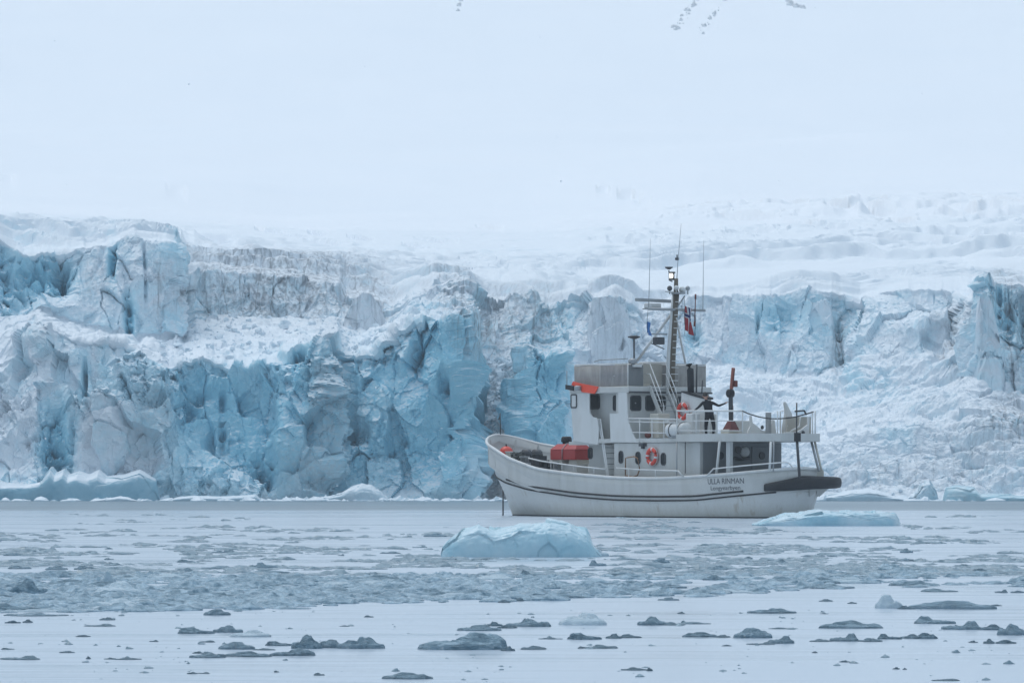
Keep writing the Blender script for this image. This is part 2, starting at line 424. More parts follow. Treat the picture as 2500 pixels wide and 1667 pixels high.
# single crevasse lips one can pick out high on the smooth snow (x0, x1, row, height in metres)
for x0, x1, py, hm in [(1455, 1492, 455, .5), (1506, 1572, 466, .8), (1548, 1592, 483, .35), (1620, 1700, 505, .4), (1680, 1805, 497, .8), (1745, 1905, 522, .6), (1905, 1975, 492, .6), (2012, 2094, 510, .9), (2096, 2192, 487, .6), (2102, 2188, 515, .7), (2170, 2235, 531, .5), (2345, 2412, 465, .6), (2398, 2530, 478, .7),
                       (2302, 2460, 520, .6), (2450, 2560, 498, .4), (1950, 2120, 545, .45), (2200, 2420, 556, .5), (1770, 1900, 556, .5), (1600, 1760, 548, .4), (2280, 2520, 580, .6), (1750, 2000, 590, .7), (2080, 2300, 600, .6), (1480, 1640, 590, .5), (0, 40, 457, .3), (405, 460, 482, .35), (355, 412, 539, .4),
                       (620, 700, 556, .4), (250, 330, 552, .4), (690, 760, 570, .35), (475, 580, 585, .5), (750, 800, 563, .3), (845, 915, 573, .45), (740, 860, 589, .4), (1010, 1120, 580, .4), (1160, 1230, 548, .35), (980, 1060, 598, .35)]:
    jc = int(np.argmin(np.abs(PX - (x0 + x1) / 2))); col_ = PYg[:, jc]; m_ = (SS[:, jc] > 3.4) & (SS[:, jc] < 6.6)
    Yc = np.interp(-py, -col_[m_], BY[m_, jc])
    c0, c1 = np.searchsorted(PX, (x0, x1)); sl_ = (slice(int(np.sum(counts[:3])), NR), slice(c0, c1)); uu = (PX[None, c0:c1] - (x0 + x1) / 2) / ((x1 - x0) / 2)
    dY = BY[sl_] - (Yc - 6.0 * uu + 2.5 * wr2[sl_])
    lens_ = np.clip(1 - uu ** 2, 0, 1) ** 0.8
    Z_up[sl_] -= 2.6 * hm * lens_ * np.where(dY < 0, np.exp(np.minimum(dY, 0) / 9.0), 1 - sstep(0, 2.0, dY))     # a hollow whose upper wall faces the water
Z_far = (SS >= 5) * 3.0 * fbm2(BX * 0.012, BY * 0.012, 4, 161) * sstep(5.0, 6.2, SS)

# carved features (x, row, half-width, half-height in photograph pixels; depth in metres, + is inward)
def blob(x, y, w, h, p=2.0):
    return np.exp(-(np.abs((PXg - x) / w) ** p + np.abs((PYg - y) / h) ** p))
rag = 1 + 0.5 * fine + 0.5 * fc
for x, y, w, h, d in [(108, 668, 62, 48, 1.9), (150, 655, 24, 60, 1.6), (40, 720, 30, 60, 1.0), (0, 660, 22, 90, 1.2),
                      (140, 1075, 24, 80, 2.2), (170, 1130, 16, 40, 1.5), (190, 1080, 14, 60, 0.9), (205, 930, 5, 60, 1.4), (275, 620, 8, 60, 1.2), (315, 780, 9, 60, 1.4), (351, 680, 4, 70, 0.8), (432, 690, 7, 40, 1.0),
                      (545, 1060, 7, 40, 1.4), (545, 965, 6, 30, 1.1), (460, 985, 26, 26, 1.0), (500, 955, 30, 14, 0.8), (640, 1145, 34, 34, 1.6), (560, 1080, 50, 60, 0.9), (655, 1050, 30, 90, 0.9),
                      (690, 868, 60, 14, 1.6), (720, 880, 30, 12, 1.4), (1012, 865, 13, 40, 1.8), (1000, 880, 12, 20, 1.2), (1092, 950, 14, 30, 1.8), (1140, 1030, 16, 30, 1.2), (880, 1060, 22, 26, 1.2), (860, 1060, 9, 24, 1.0),
                      (985, 1075, 9, 14, 0.9), (1060, 1080, 60, 90, 0.6), (960, 1150, 60, 60, 0.7), (820, 1200, 30, 20, 1.2), (780, 1190, 60, 30, 1.0),
                      (1850, 780, 5, 22, 1.0), (1895, 775, 40, 30, 0.7), (2040, 790, 6, 26, 0.9), (2045, 850, 6, 50, 0.8), (1695, 825, 14, 26, 0.7), (2440, 760, 6, 50, 1.2), (2458, 800, 18, 50, 1.6), (2495, 790, 7, 60, 0.9), (2380, 760, 12, 50, 1.0)]:
    disp -= d * blob(x, y, w, h, 2.6) * np.clip(rag, 0.2, 2) * np.clip(cliff1 + wall2 + apron, 0, 1)
# buttresses that stand proud
for x, y, w, h, d in [(700, 1040, 40, 150, 1.4), (780, 1000, 45, 170, 1.0), (1110, 900, 40, 130, 1.3), (230, 1020, 90, 120, 0.9), (300, 980, 40, 90, 0.9), (90, 830, 45, 60, 1.2), (740, 1130, 70, 70, 1.0), (395, 940, 40, 50, 1.1),
                      (1290, 950, 30, 120, 0.8), (2420, 800, 40, 110, 1.6), (2400, 900, 70, 90, 1.4), (1980, 740, 30, 60, 0.9), (2250, 800, 90, 30, 1.2), (330, 700, 60, 110, 0.8), (1470, 810, 45, 80, 1.0)]:
    disp += d * blob(x, y, w, h, 2.2) * np.clip(cliff1 + wall2 + apron, 0, 1)

amp = sstep(-0.6, 1.5, BZ) * 0.8 + 0.2
lim = 1 - sstep(4.5, 5.2, SS)
P = P + N * (disp * amp * lim)[..., None]
P[..., 2] += (Z_up + Z_far)
# colour the ice itself: freshly calved faces are blue, old faces white, some bands carry grit
blue = np.zeros_like(BY); dirt = np.zeros_like(BY); grey = np.zeros_like(BY)
for x, y, w, h, a in [(620, 1010, 260, 190, 0.62), (980, 1000, 230, 230, 0.66), (1090, 850, 80, 110, 0.45), (1325, 970, 66, 170, 0.95), (105, 665, 70, 55, 0.85), (0, 700, 50, 110, 0.5), (150, 1080, 44, 90, 1.0),
                      (275, 630, 12, 70, 0.8), (318, 790, 12, 55, 0.8), (500, 960, 80, 60, 0.35), (640, 1120, 80, 90, 0.35), (700, 870, 90, 26, 0.55), (1040, 800, 40, 50, 0.35), (1060, 1120, 120, 90, 0.25), (1140, 1040, 30, 60, 0.45),
                      (205, 930, 14, 70, 0.5), (255, 880, 22, 80, 0.3), (1895, 775, 50, 36, 0.45), (1690, 830, 20, 35, 0.7), (2460, 790, 40, 70, 0.5), (2420, 700, 40, 40, 0.45), (2140, 940, 60, 40, 0.35), (2190, 1060, 60, 30, 0.3), (1950, 760, 120, 60, 0.10), (2150, 760, 120, 70, 0.16),
                      (1360, 800, 60, 60, 0.4), (1205, 1040, 30, 26, 0.5), (60, 1190, 330, 25, 0.5), (420, 620, 30, 40, 0.35), (1260, 620, 260, 22, 0.22), (900, 610, 160, 20, 0.2)]:
    blue += a * blob(x, y, w, h, 2.4)
blue += 0.20 * (cliff1 + wall2 * 0.9) + 0.22 * (ha - 0.5) * (cliff1 + wall2) + 0.30 * (hb - 0.5) * cliff1 + 0.12 * (hc - 0.5) * cliff1 + 0.20 * apron + 0.18 * (lah - 0.5) * apron + 0.12 * up1 * (0.4 + ch_) + 0.05 * up2
for x, y, w, h, a in [(650, 725, 200, 55, 0.9), (900, 745, 60, 40, 0.7), (1485, 800, 60, 90, 0.55), (1170, 800, 60, 70, 0.7), (1300, 790, 90, 70, 0.6), (1230, 940, 70, 90, 0.3), (2045, 830, 14, 90, 1.0), (2330, 880, 22, 40, 0.8), (2480, 820, 40, 130, 0.7), (2470, 1030, 60, 40, 0.7),
                      (2440, 730, 30, 60, 0.6), (2340, 790, 60, 40, 0.5), (380, 720, 16, 70, 0.5), (432, 690, 14, 50, 0.7), (240, 690, 40, 60, 0.35), (1650, 790, 80, 90, 0.4), (700, 665, 250, 40, 0.4), (1100, 720, 60, 60, 0.5), (2200, 1170, 260, 50, 0.35), (2400, 1080, 160, 60, 0.3), (560, 640, 120, 25, 0.5)]:
    dirt += a * blob(x, y, w, h, 2.6)
for x, y, w, h, a in [(370, 1040, 55, 130, 0.75), (800, 1030, 45, 200, 0.8), (740, 1150, 60, 80, 0.7), (250, 1050, 90, 100, 0.45), (115, 850, 40, 60, 0.4), (240, 900, 40, 90, 0.3), (830, 920, 50, 120, 0.5), (1230, 950, 60, 90, 0.35), (350, 1200, 40, 30, 0.8), (650, 725, 200, 55, 0.35), (1485, 800, 60, 90, 0.3), (1290, 790, 110, 70, 0.3), (930, 990, 60, 60, 0.35)]:
    grey += a * blob(x, y, w, h, 2.6)
snowy = sstep(0.55, 0.85, N[..., 2])
blue *= 1 - 0.5 * snowy
tint = np.stack([np.clip(blue, 0, 1.2), np.clip(dirt, 0, 1), np.clip(grey, 0, 1), sstep(3.6, 5.3, SS)], -1)
cut = int(np.sum(counts[:5])) + 40
g = grid_mesh('glacier', P[:cut + 1], M_GLACIER, False, tint[:cut + 1])
tag(g, kind='structure', label='blue and white calving glacier front rising from the water', cat='glacier')
hl = grid_mesh('snow_slope', P[cut:], M_SNOW, True)
tag(hl, kind='structure', label='smooth snow covered mountain slope above the glacier', cat='snow slope')
# ------------------------------------------------------------------ water
def water_material():
    t = NT('fjord_water')
    geo = t.add('ShaderNodeNewGeometry')
    sep = t.add('ShaderNodeSeparateXYZ'); t.link(geo.outputs['Position'], sep.inputs[0])
    v = t.coords('Object', (1, 1, 1))
    # wind-ruffled water towards the glacier, a calm skin of slush nearer
    edge = t.math('ADD', sep.outputs[1], t.math('MULTIPLY', t.noise(0.03, 4, 0.6, t.coords('Object', (0.4, 1, 1))), 40))
    ruf = t.ramp(t.math('DIVIDE', edge, 600), [(0.43, 0.0), (0.455, 1.0)])
    n_big = t.noise(0.55, 3, 0.5, t.coords('Object', (0.3, 1, 1)))
    n_mid = t.noise(2.6, 4, 0.55, t.coords('Object', (0.3, 1, 1)))
    hgt = t.math('ADD', t.math('MULTIPLY', n_big, 0.5), t.math('MULTIPLY', n_mid, 0.12))
    # slush: thicker pale sheets with darker, wetter gaps drawn out across the wind
    s1 = t.noise(0.22, 6, 0.62, t.coords('Object', (0.16, 1, 1)), 0.8)
    s2 = t.noise(1.7, 5, 0.65, t.coords('Object', (0.20, 1, 1)), 0.6)
    sl_ = t.math('ADD', t.math('MULTIPLY', s1, 0.6), t.math('MULTIPLY', s2, 0.4))
    slush = t.ramp(sl_, [(0.34, 0.0), (0.52, 1.0)])
    c = t.mix(slush, (0.32, 0.395, 0.455), (0.52, 0.60, 0.68))
    chop = t.ramp(t.noise(0.35, 5, 0.6, t.coords('Object', (0.25, 1, 1)), 0.5), [(0.35, 0.0), (0.65, 1.0)])
    c = t.mix(ruf, c, t.mix(chop, (0.15, 0.205, 0.245), (0.30, 0.37, 0.415)))
    rgh = t.mix(slush, (0.12,) * 3, (0.24,) * 3)
    t.set(Base_Color=c, Roughness=t.mix(ruf, rgh, (0.34,) * 3), IOR=1.33)
    b = t.add('ShaderNodeBump'); b.inputs['Distance'].default_value = 0.05
    t.link(t.mix(ruf, (0.45,) * 3, (1.0,) * 3), b.inputs['Strength'])
    t.link(hgt, b.inputs['Height']); t.link(b.outputs[0], t.b.inputs['Normal'])
    return t.m
M_WATER = water_material()
wv = np.zeros((60, 60, 3))
wv[..., 0] = np.linspace(-700, 700, 60)[None, :]; wv[..., 1] = np.linspace(-690, 420, 60)[:, None]
tag(grid_mesh('water', wv, M_WATER), kind='structure', label='pale calm fjord water with a thin skin of slush', cat='water')
# ------------------------------------------------------------------ ship: local axes x forward, y to port, z up
SA_, CA_ = 0.8146, -0.58
X0, Y0 = 5.28, 200.0
THETA = math.atan2(SA_, CA_)
SHIP_M = Matrix.Translation((X0, Y0, 0)) @ Matrix.Rotation(THETA, 4, 'Z')
def s2px(x, y, z):
    X = X0 + CA_ * x - SA_ * y; Y = Y0 + SA_ * x + CA_ * y
    return 1250 + F * X / Y, HOR - (z - CAMH) * F / Y
def SL(px, py, y=0.0):
    """point of the ship on the lengthwise plane y"""
    u = (px - 1250) / F
    x = (u * Y0 - X0 + y * (u * CA_ + SA_)) / (CA_ - u * SA_)
    Y = Y0 + SA_ * x + CA_ * y
    return Vector((x, y, CAMH + (HOR - py) * Y / F))
def SC(px, py, x=0.0):
    """point of the ship on the crosswise plane x"""
    u = (px - 1250) / F
    y = (u * (Y0 + SA_ * x) - X0 - CA_ * x) / (-SA_ - u * CA_)
    Y = Y0 + SA_ * x + CA_ * y
    return Vector((x, y, CAMH + (HOR - py) * Y / F))

class MB:
    def __init__(s): s.v, s.f, s.m, s.sm = [], [], [], []
    def face(s, idx, m=0, sm=False): s.f.append(tuple(idx)); s.m.append(m); s.sm.append(sm)
    def pts(s, p):
        b = len(s.v); s.v += [tuple(q) for q in p]; return b
    def hexa(s, p, m=0):
        b = s.pts(p)
        for q in ((0, 3, 2, 1), (4, 5, 6, 7), (0, 1, 5, 4), (1, 2, 6, 5), (2, 3, 7, 6), (3, 0, 4, 7)): s.face([b + i for i in q], m)
        return s
    def box(s, x0, x1, y0, y1, z0, z1, m=0):
        return s.hexa([(x0, y0, z0), (x1, y0, z0), (x1, y1, z0), (x0, y1, z0), (x0, y0, z1), (x1, y0, z1), (x1, y1, z1), (x0, y1, z1)], m)
    def prism(s, poly, d, m=0):
        """closed polygon of points, pushed by vector d"""
        n = len(poly); d = Vector(d)
        a = s.pts(poly); b = s.pts([Vector(p) + d for p in poly])
        s.face(list(range(a, a + n)), m); s.face(list(range(b + n - 1, b - 1, -1)), m)
        for i in range(n): s.face((a + i, b + i, b + (i + 1) % n, a + (i + 1) % n), m)
        return s
    def tube(s, path, r, n=8, r1=None, m=0, cap=True, closed=False):
        path = [Vector(p) for p in path]; k = len(path); rings = []
        up = Vector((0, 0, 1))
        for i, p in enumerate(path):
            if closed: t = path[(i + 1) % k] - path[i - 1]
            else: t = path[min(i + 1, k - 1)] - path[max(i - 1, 0)]
            t.normalize()
            a = t.cross(up if abs(t.z) < 0.95 else Vector((1, 0, 0))).normalized(); b = t.cross(a)
            rr = r if r1 is None else r + (r1 - r) * i / (k - 1)
            rings.append(s.pts([p + rr * (math.cos(2 * math.pi * j / n) * a + math.sin(2 * math.pi * j / n) * b) for j in range(n)]))
        for i in range(k if closed else k - 1):
            A, B = rings[i], rings[(i + 1) % k]
            for j in range(n): s.face((A + j, A + (j + 1) % n, B + (j + 1) % n, B + j), m, True)
        if cap and not closed:
            s.face([rings[0] + j for j in range(n - 1, -1, -1)], m); s.face([rings[-1] + j for j in range(n)], m)
        return s
    def lathe(s, base, prof, n=16, m=0, axis='z'):
        base = Vector(base); rings = []
        for r, h in prof:
            ring = []
            for j in range(n):
                c, q = r * math.cos(2 * math.pi * j / n), r * math.sin(2 * math.pi * j / n)
                ring.append(base + (Vector((c, q, h)) if axis == 'z' else Vector((h, c, q)) if axis == 'x' else Vector((q, h, c))))
            rings.append(s.pts(ring))
        for A, B in zip(rings, rings[1:]):
            for j in range(n): s.face((A + j, A + (j + 1) % n, B + (j + 1) % n, B + j), m, True)
        s.face([rings[0] + j for j in range(n - 1, -1, -1)], m); s.face([rings[-1] + j for j in range(n)], m)
        return s
    def ball(s, c, r, n=14, m=0, sz=1.0):
        return s.lathe(c, [(max(r * math.sin(a), 0.001), -r * sz * math.cos(a)) for a in np.linspace(0.02, math.pi - 0.02, n // 2 + 2)], n, m)
    def torus(s, c, R, r, axis='y', n=24, k=8, mats=(0,)):
        c = Vector(c); path = []
        for i in range(n):
            a = 2 * math.pi * i / n
            path.append(c + R * (Vector((math.cos(a), 0, math.sin(a))) if axis == 'y' else Vector((0, math.cos(a), math.sin(a))) if axis == 'x' else Vector((math.cos(a), math.sin(a), 0))))
        b0 = len(s.f); s.tube(path, r, k, closed=True)
        if len(mats) > 1:
            for i in range(b0, len(s.f)):
                seg = (i - b0) // k
                s.m[i] = mats[1] if (seg % (n // 4)) < 1 else mats[0]
        return s
    def build(s, name, mats, parent=None, off=None, bevel=0.0):
        me = bpy.data.meshes.new(name)
        v = s.v if off is None else [tuple(Vector(p) - Vector(off)) for p in s.v]
        me.from_pydata(v, [], s.f)
        for m in (mats if isinstance(mats, (list, tuple)) else [mats]): me.materials.append(m)
        for p, m, sm in zip(me.polygons, s.m, s.sm): p.material_index = m; p.use_smooth = sm
        bm = bmesh.new(); bm.from_mesh(me); bmesh.ops.recalc_face_normals(bm, faces=bm.faces); bm.to_mesh(me); bm.free()
        o = bpy.data.objects.new(name, me); col.objects.link(o)
        if parent is not None: o.parent = parent
        if bevel:
            b = o.modifiers.new('bevel', 'BEVEL'); b.width = bevel; b.segments = 2; b.limit_method = 'ANGLE'
        return o

def empty(name, loc, rz=0.0):
    o = bpy.data.objects.new(name, None); col.objects.link(o)
    o.location = loc; o.rotation_euler = (0, 0, rz); o.empty_display_size = 0.3
    return o
def on_ship(name, base, label, cat, group=None):
    """a thing of its own that stands on or hangs from the ship"""
    o = empty(name, SHIP_M @ Vector(base), THETA)
    tag(o, label, cat, group); return o

# ---- materials
def paint(name, c, rough=0.45, grime=0.25, gc=(0.35, 0.33, 0.28), scale=1.2, metal=0.0):
    t = NT(name)
    v = t.coords('Object', (1, 1, 0.35))
    n = t.noise(scale, 6, 0.62, v, 0.4)
    stk = t.ramp(t.noise(3.0, 4, 0.6, t.coords('Object', (2.0, 2.0, 0.08)), 0.2), [(0.60, 0.0), (0.74, 1.0)])
    n = t.math('ADD', n, t.math('MULTIPLY', stk, 0.22))
    c2 = t.mix(t.math('MULTIPLY', t.ramp(n, [(0.45, 0.0), (0.8, 1.0)]), grime), c, gc)
    t.set(Base_Color=c2, Roughness=rough, Metallic=metal)
    t.bump(t.noise(6, 3, 0.5, t.coords('Object')), 0.08, 0.02)
    return t.m
def hull_paint():
    t = NT('hull_paint')
    geo = t.add('ShaderNodeNewGeometry'); sep = t.add('ShaderNodeSeparateXYZ'); t.link(geo.outputs['Position'], sep.inputs[0])
    n = t.noise(1.1, 6, 0.62, t.coords('Object', (1, 1, 0.4)), 0.5)
    fine = t.noise(5.0, 5, 0.65, t.coords('Object', (1, 1, 0.15)), 0.3)
    c = t.mix(t.math('MULTIPLY', t.ramp(n, [(0.4, 0.0), (0.85, 1.0)]), 0.25), (0.63, 0.635, 0.62), (0.42, 0.41, 0.37))
    low = t.ramp(t.math('ADD', sep.outputs[2], t.math('MULTIPLY', fine, 0.5)), [(0.20, 1.0), (0.85, 0.0)])      # weed and rust above the waterline
    c = t.mix(t.math('MULTIPLY', low, 0.60), c, (0.33, 0.30, 0.22))
    rust = t.math('MULTIPLY', t.ramp(fine, [(0.66, 0.0), (0.74, 1.0)]), t.ramp(sep.outputs[2], [(0.05, 1.0), (0.6, 0.0)]))
    c = t.mix(t.math('MULTIPLY', rust, 0.6), c, (0.28, 0.13, 0.05))
    stk = t.noise(2.2, 4, 0.6, t.coords('Object', (1.6, 1.6, 0.05)), 0.2)
    c = t.mix(t.math('MULTIPLY', t.ramp(stk, [(0.58, 0.0), (0.70, 1.0)]), 0.5), c, (0.33, 0.25, 0.16))
    boot = t.ramp(sep.outputs[2], [(0.045, 1.0), (0.06, 0.0)])
    c = t.mix(boot, c, (0.03, 0.035, 0.04))
    t.set(Base_Color=c, Roughness=0.42)
    t.bump(t.noise(1.6, 3, 0.5, t.coords('Object')), 0.12, 0.03)
    return t.m
M_HULL = hull_paint()
M_WHITE = paint('white_paint', (0.56, 0.565, 0.55), 0.5, 0.42, (0.33, 0.32, 0.28))
M_CLEAN = paint('clean_white_paint', (0.66, 0.67, 0.665), 0.45, 0.35)
M_SHADE_GREY = paint('shade_grey_paint', (0.22, 0.235, 0.25), 0.55, 0.35, (0.14, 0.14, 0.14))  # darkened grey, shade under the boat deck put into the colour
M_OFFW = paint('cream_paint', (0.55, 0.53, 0.47), 0.55, 0.35)
M_DECK = paint('deck_grey', (0.30, 0.32, 0.33), 0.7, 0.4)
M_BLACK = paint('black_rubber', (0.018, 0.02, 0.024), 0.6, 0.3, (0.06, 0.065, 0.07))
M_DARK = paint('dark_steel', (0.05, 0.055, 0.065), 0.5, 0.4, (0.10, 0.08, 0.06))
M_STEEL = paint('grey_steel', (0.34, 0.36, 0.38), 0.45, 0.3, metal=0.3)
M_CANVAS = paint('grey_canvas', (0.30, 0.285, 0.27), 0.9, 0.9, (0.47, 0.45, 0.43), 4.0)
M_CANVAS2 = paint('dark_grey_canvas', (0.19, 0.20, 0.205), 0.9, 0.35, (0.28, 0.28, 0.28), 2.5)
M_CANVAS3 = paint('mid_grey_canvas', (0.23, 0.225, 0.225), 0.9, 0.9, (0.37, 0.36, 0.35), 4.0)
M_BEIGE = paint('beige_canvas', (0.40, 0.375, 0.33), 0.9, 0.3)
M_RED = paint('red_plastic', (0.42, 0.035, 0.032), 0.4, 0.2, (0.30, 0.05, 0.05))
M_SIGNAL = paint('signal_red_paint', (0.85, 0.09, 0.045), 0.5, 0.1, (0.6, 0.08, 0.05))
M_BUOY = paint('orange_red_rubber', (0.68, 0.07, 0.045), 0.45, 0.2, (0.4, 0.08, 0.06))
M_MAST = paint('mast_bronze', (0.14, 0.115, 0.085), 0.5, 0.4, (0.06, 0.06, 0.06))
M_CRANE = paint('crane_red', (0.15, 0.035, 0.028), 0.5, 0.45, (0.08, 0.03, 0.03))
M_CRANE2 = paint('faded_crane_orange', (0.27, 0.075, 0.05), 0.5, 0.35, (0.35, 0.16, 0.12))
M_BLUE = paint('blue_cloth', (0.05, 0.17, 0.42), 0.8, 0.1)
M_RUST = paint('rusty_pipe', (0.30, 0.17, 0.10), 0.7, 0.5, (0.5, 0.45, 0.4))
M_ROPE = paint('dark_rope', (0.06, 0.07, 0.07), 0.9, 0.5, (0.2, 0.2, 0.18), 6)
def glass():
    t = NT('window_glass'); t.set(Base_Color=(0.02, 0.026, 0.032), Roughness=0.06, IOR=1.5); return t.m
M_GLASS = glass()
def lamp_m():
    t = NT('lit_lamp'); t.set(Base_Color=(1.0, 0.95, 0.85), Emission_Color=(1.0, 0.92, 0.78), Emission_Strength=1.0); return t.m
M_LAMP = lamp_m()

ship = empty('ship', SHIP_M.translation, THETA)
tag(ship, 'white expedition ship with tall mast and open aft deck lying before the glacier', 'ship')

# ---- hull
def pchip(xk, yk, x):
    xk = np.array(xk, float); yk = np.array(yk, float); h = np.diff(xk); d = np.diff(yk) / h
    m = np.zeros_like(yk); m[0], m[-1] = d[0], d[-1]
    for i in range(1, len(xk) - 1):
        m[i] = 0 if d[i - 1] * d[i] <= 0 else 3 * (h[i - 1] + h[i]) / ((2 * h[i] + h[i - 1]) / d[i - 1] + (h[i] + 2 * h[i - 1]) / d[i])
    i = np.clip(np.searchsorted(xk, x) - 1, 0, len(h) - 1); t = (x - xk[i]) / h[i]
    return (2 * t**3 - 3 * t**2 + 1) * yk[i] + (t**3 - 2 * t**2 + t) * h[i] * m[i] + (-2 * t**3 + 3 * t**2) * yk[i + 1] + (t**3 - t**2) * h[i] * m[i + 1]
SK = [0, .01, .03, .06, .1, .16, .3, .5, .65, .75, .84, .91, .96, .985, 1]
TK = np.arccos(1 - 2 * np.array(SK))
LEV = {  # half-breadths stern to bow, and the ends of each level
    'keel': ([0, .5, .9, 1.2, 1.45, 1.7, 2.0, 2.1, 1.8, 1.35, .8, .38, .14, .05, 0], -10.1, 8.6),
    'wl': ([0, .72, 1.22, 1.62, 1.92, 2.17, 2.42, 2.5, 2.3, 1.9, 1.3, .72, .30, .12, 0], -10.45, 9.05),
    'kn': ([0, .78, 1.33, 1.76, 2.08, 2.37, 2.57, 2.66, 2.60, 2.38, 1.94, 1.42, .92, .54, 0], -10.85, 9.78),
    'rail': ([0, .80, 1.36, 1.80, 2.12, 2.42, 2.62, 2.72, 2.70, 2.56, 2.22, 1.76, 1.24, .78, 0], -10.92, 10.12)}
NS = 121
THS = np.linspace(0, math.pi, NS); SSN = (1 - np.cos(THS)) / 2
lev = {k: (xs + (xb - xs) * SSN, np.maximum(pchip(TK, b, THS), 0)) for k, (b, xs, xb) in LEV.items()}
lev['rail'] = (lev['rail'][0], lev['rail'][1]); 
def heights(level, tab, zend):
    x, b = lev[level]; tab = np.array(tab, float); z = np.zeros(NS)
    for i in range(NS):
        Yd = Y0 + SA_ * x[i] + CA_ * b[i]
        px = 1250 + F * (X0 + CA_ * x[i] - SA_ * b[i]) / Yd
        z[i] = CAMH + (HOR - np.interp(px, tab[:, 0], tab[:, 1])) * Yd / F
    k0 = int(np.searchsorted(SSN, 0.935)); z0 = z[k0]; sl = (z[k0] - z[k0 - 3]) / (SSN[k0] - SSN[k0 - 3])
    for i in range(k0, NS):
        t = (SSN[i] - SSN[k0]) / (1 - SSN[k0]); d = 1 - SSN[k0]
        z[i] = z0 + sl * d * t * (1 - t) * 0.9 + (zend - z0) * t * t * 1.0 + (zend - z0) * t * (1 - t) * 0.35
    for _ in range(6): z[1:-1] = (z[:-2] + 2 * z[1:-1] + z[2:]) / 4
    return z
ZR = heights('rail', [(1190, 1085), (1240, 1118), (1310, 1145), (1400, 1157), (1500, 1166), (1600, 1168), (1680, 1164), (1780, 1157), (1875, 1148), (1950, 1143), (2050, 1140)], 3.48)
ZK = heights('kn', [(1200, 1157), (1235, 1178), (1290, 1195), (1400, 1212), (1500, 1220), (1600, 1222), (1700, 1221), (1750, 1215), (1875, 1203), (1960, 1196), (2050, 1190)], 1.86)
def sheet(rows, name, mats, parent, close=True, inset=0.0):
    """rows: list of (x, b, z) arrays, both sides of the hull as one skin"""
    mb = MB(); R = []
    for x, b, z in rows:
        ring = [(x[i], max(b[i] - inset, 0.0), z[i]) for i in range(NS)] + [(x[i], -max(b[i] - inset, 0.0), z[i]) for i in range(NS - 2, 0, -1)]
        R.append(mb.pts(ring))
    n = 2 * NS - 2
    for A, B in zip(R, R[1:]):
        for j in range(n): mb.face((A + j, A + (j + 1) % n, B + (j + 1) % n, B + j), 0, True)
    return mb.build(name, mats, parent)
def mixlev(a, b, t, p=1.0):
    return lev[a][0] + (lev[b][0] - lev[a][0]) * t, lev[a][1] + (lev[b][1] - lev[a][1]) * t ** p
zw = np.zeros(NS)
rows = [(lev['keel'][0], lev['keel'][1], zw - 0.8), (*lev['wl'], zw)]
for t in (0.25, 0.5, 0.75, 1.0):
    x, b = mixlev('wl', 'kn', t, 0.8); rows.append((x, b, ZK * t))
sheet(rows, 'hull', M_HULL, ship)
rows = []
for t in (0.0, 0.3, 0.65, 1.0):
    x, b = mixlev('kn', 'rail', t); rows.append((x, b + 0.012, ZK + (ZR - ZK) * t))
xr, br = lev['rail']
for dz in (0.0, -0.5, -0.95): rows.append((xr * 0.995, np.maximum(br + 0.012 - 0.07 + dz * 0.04, 0), ZR + dz))
# open the bulwark over the starboard half of the stern: rail drops there
bul = sheet(rows, 'bulwark', M_WHITE, ship)
ZD = ZR - 0.86
mb = MB(); A = mb.pts([(xr[i] * 0.994, max(br[i] - 0.08, 0), ZD[i]) for i in range(NS)]); B = mb.pts([(xr[i] * 0.994, -max(br[i] - 0.08, 0), ZD[i]) for i in range(NS)])
for i in range(NS - 1): mb.face((A + i, A + i + 1, B + i + 1, B + i), 0, True)
mb.build('main_deck', M_DECK, ship)
cap = MB(); cap.tube([(xr[i], br[i] - 0.02, ZR[i]) for i in range(NS)] + [(xr[i], -br[i] + 0.02, ZR[i]) for i in range(NS - 2, 0, -1)], 0.065, 8, closed=True)
cap.build('cap_rail', M_CLEAN, bul)
for i0 in range(70, 118, 8):
    for sg in (1, -1):
        q = MB(); q.prism([(xr[i0], sg * (br[i0] - 0.07), ZR[i0] - 0.03), (xr[i0], sg * (br[i0] - 0.14), ZR[i0] - 0.03), (xr[i0], sg * (br[i0] - 0.45), ZD[i0]), (xr[i0], sg * (br[i0] - 0.09), ZD[i0])], (0.03, 0, 0))
        q.build('bulwark_stay', M_WHITE, bul)

def hull_at(x, z):
    s = (x + 10.9) / 21.1; t = 0.5
    for _ in range(6):
        zk = np.interp(s, SSN, ZK); zr = np.interp(s, SSN, ZR); t = (z - zk) / (zr - zk)
        if t >= 0:
            xs = -10.85 - 0.07 * t; xb = 9.78 + 0.34 * t
        else:
            tt = z / zk; xs = -10.45 - 0.4 * tt; xb = 9.05 + 0.73 * tt
        s = min(max((x - xs) / (xb - xs), 0), 1)
    if t >= 0:
        bk = np.interp(s, SSN, lev['kn'][1]); b = np.interp(s, SSN, lev['rail'][1]); return bk + (b - bk) * t + 0.012
    bw = np.interp(s, SSN, lev['wl'][1]); bk = np.interp(s, SSN, lev['kn'][1]); return bw + (bk - bw) * (z / zk) ** 0.8
def hull_px(px, z):
    lo, hi = -10.6, 9.6
    for _ in range(40):
        x = (lo + hi) / 2
        if s2px(x, hull_at(x, z), z)[0] > px: lo = x
        else: hi = x
    return x
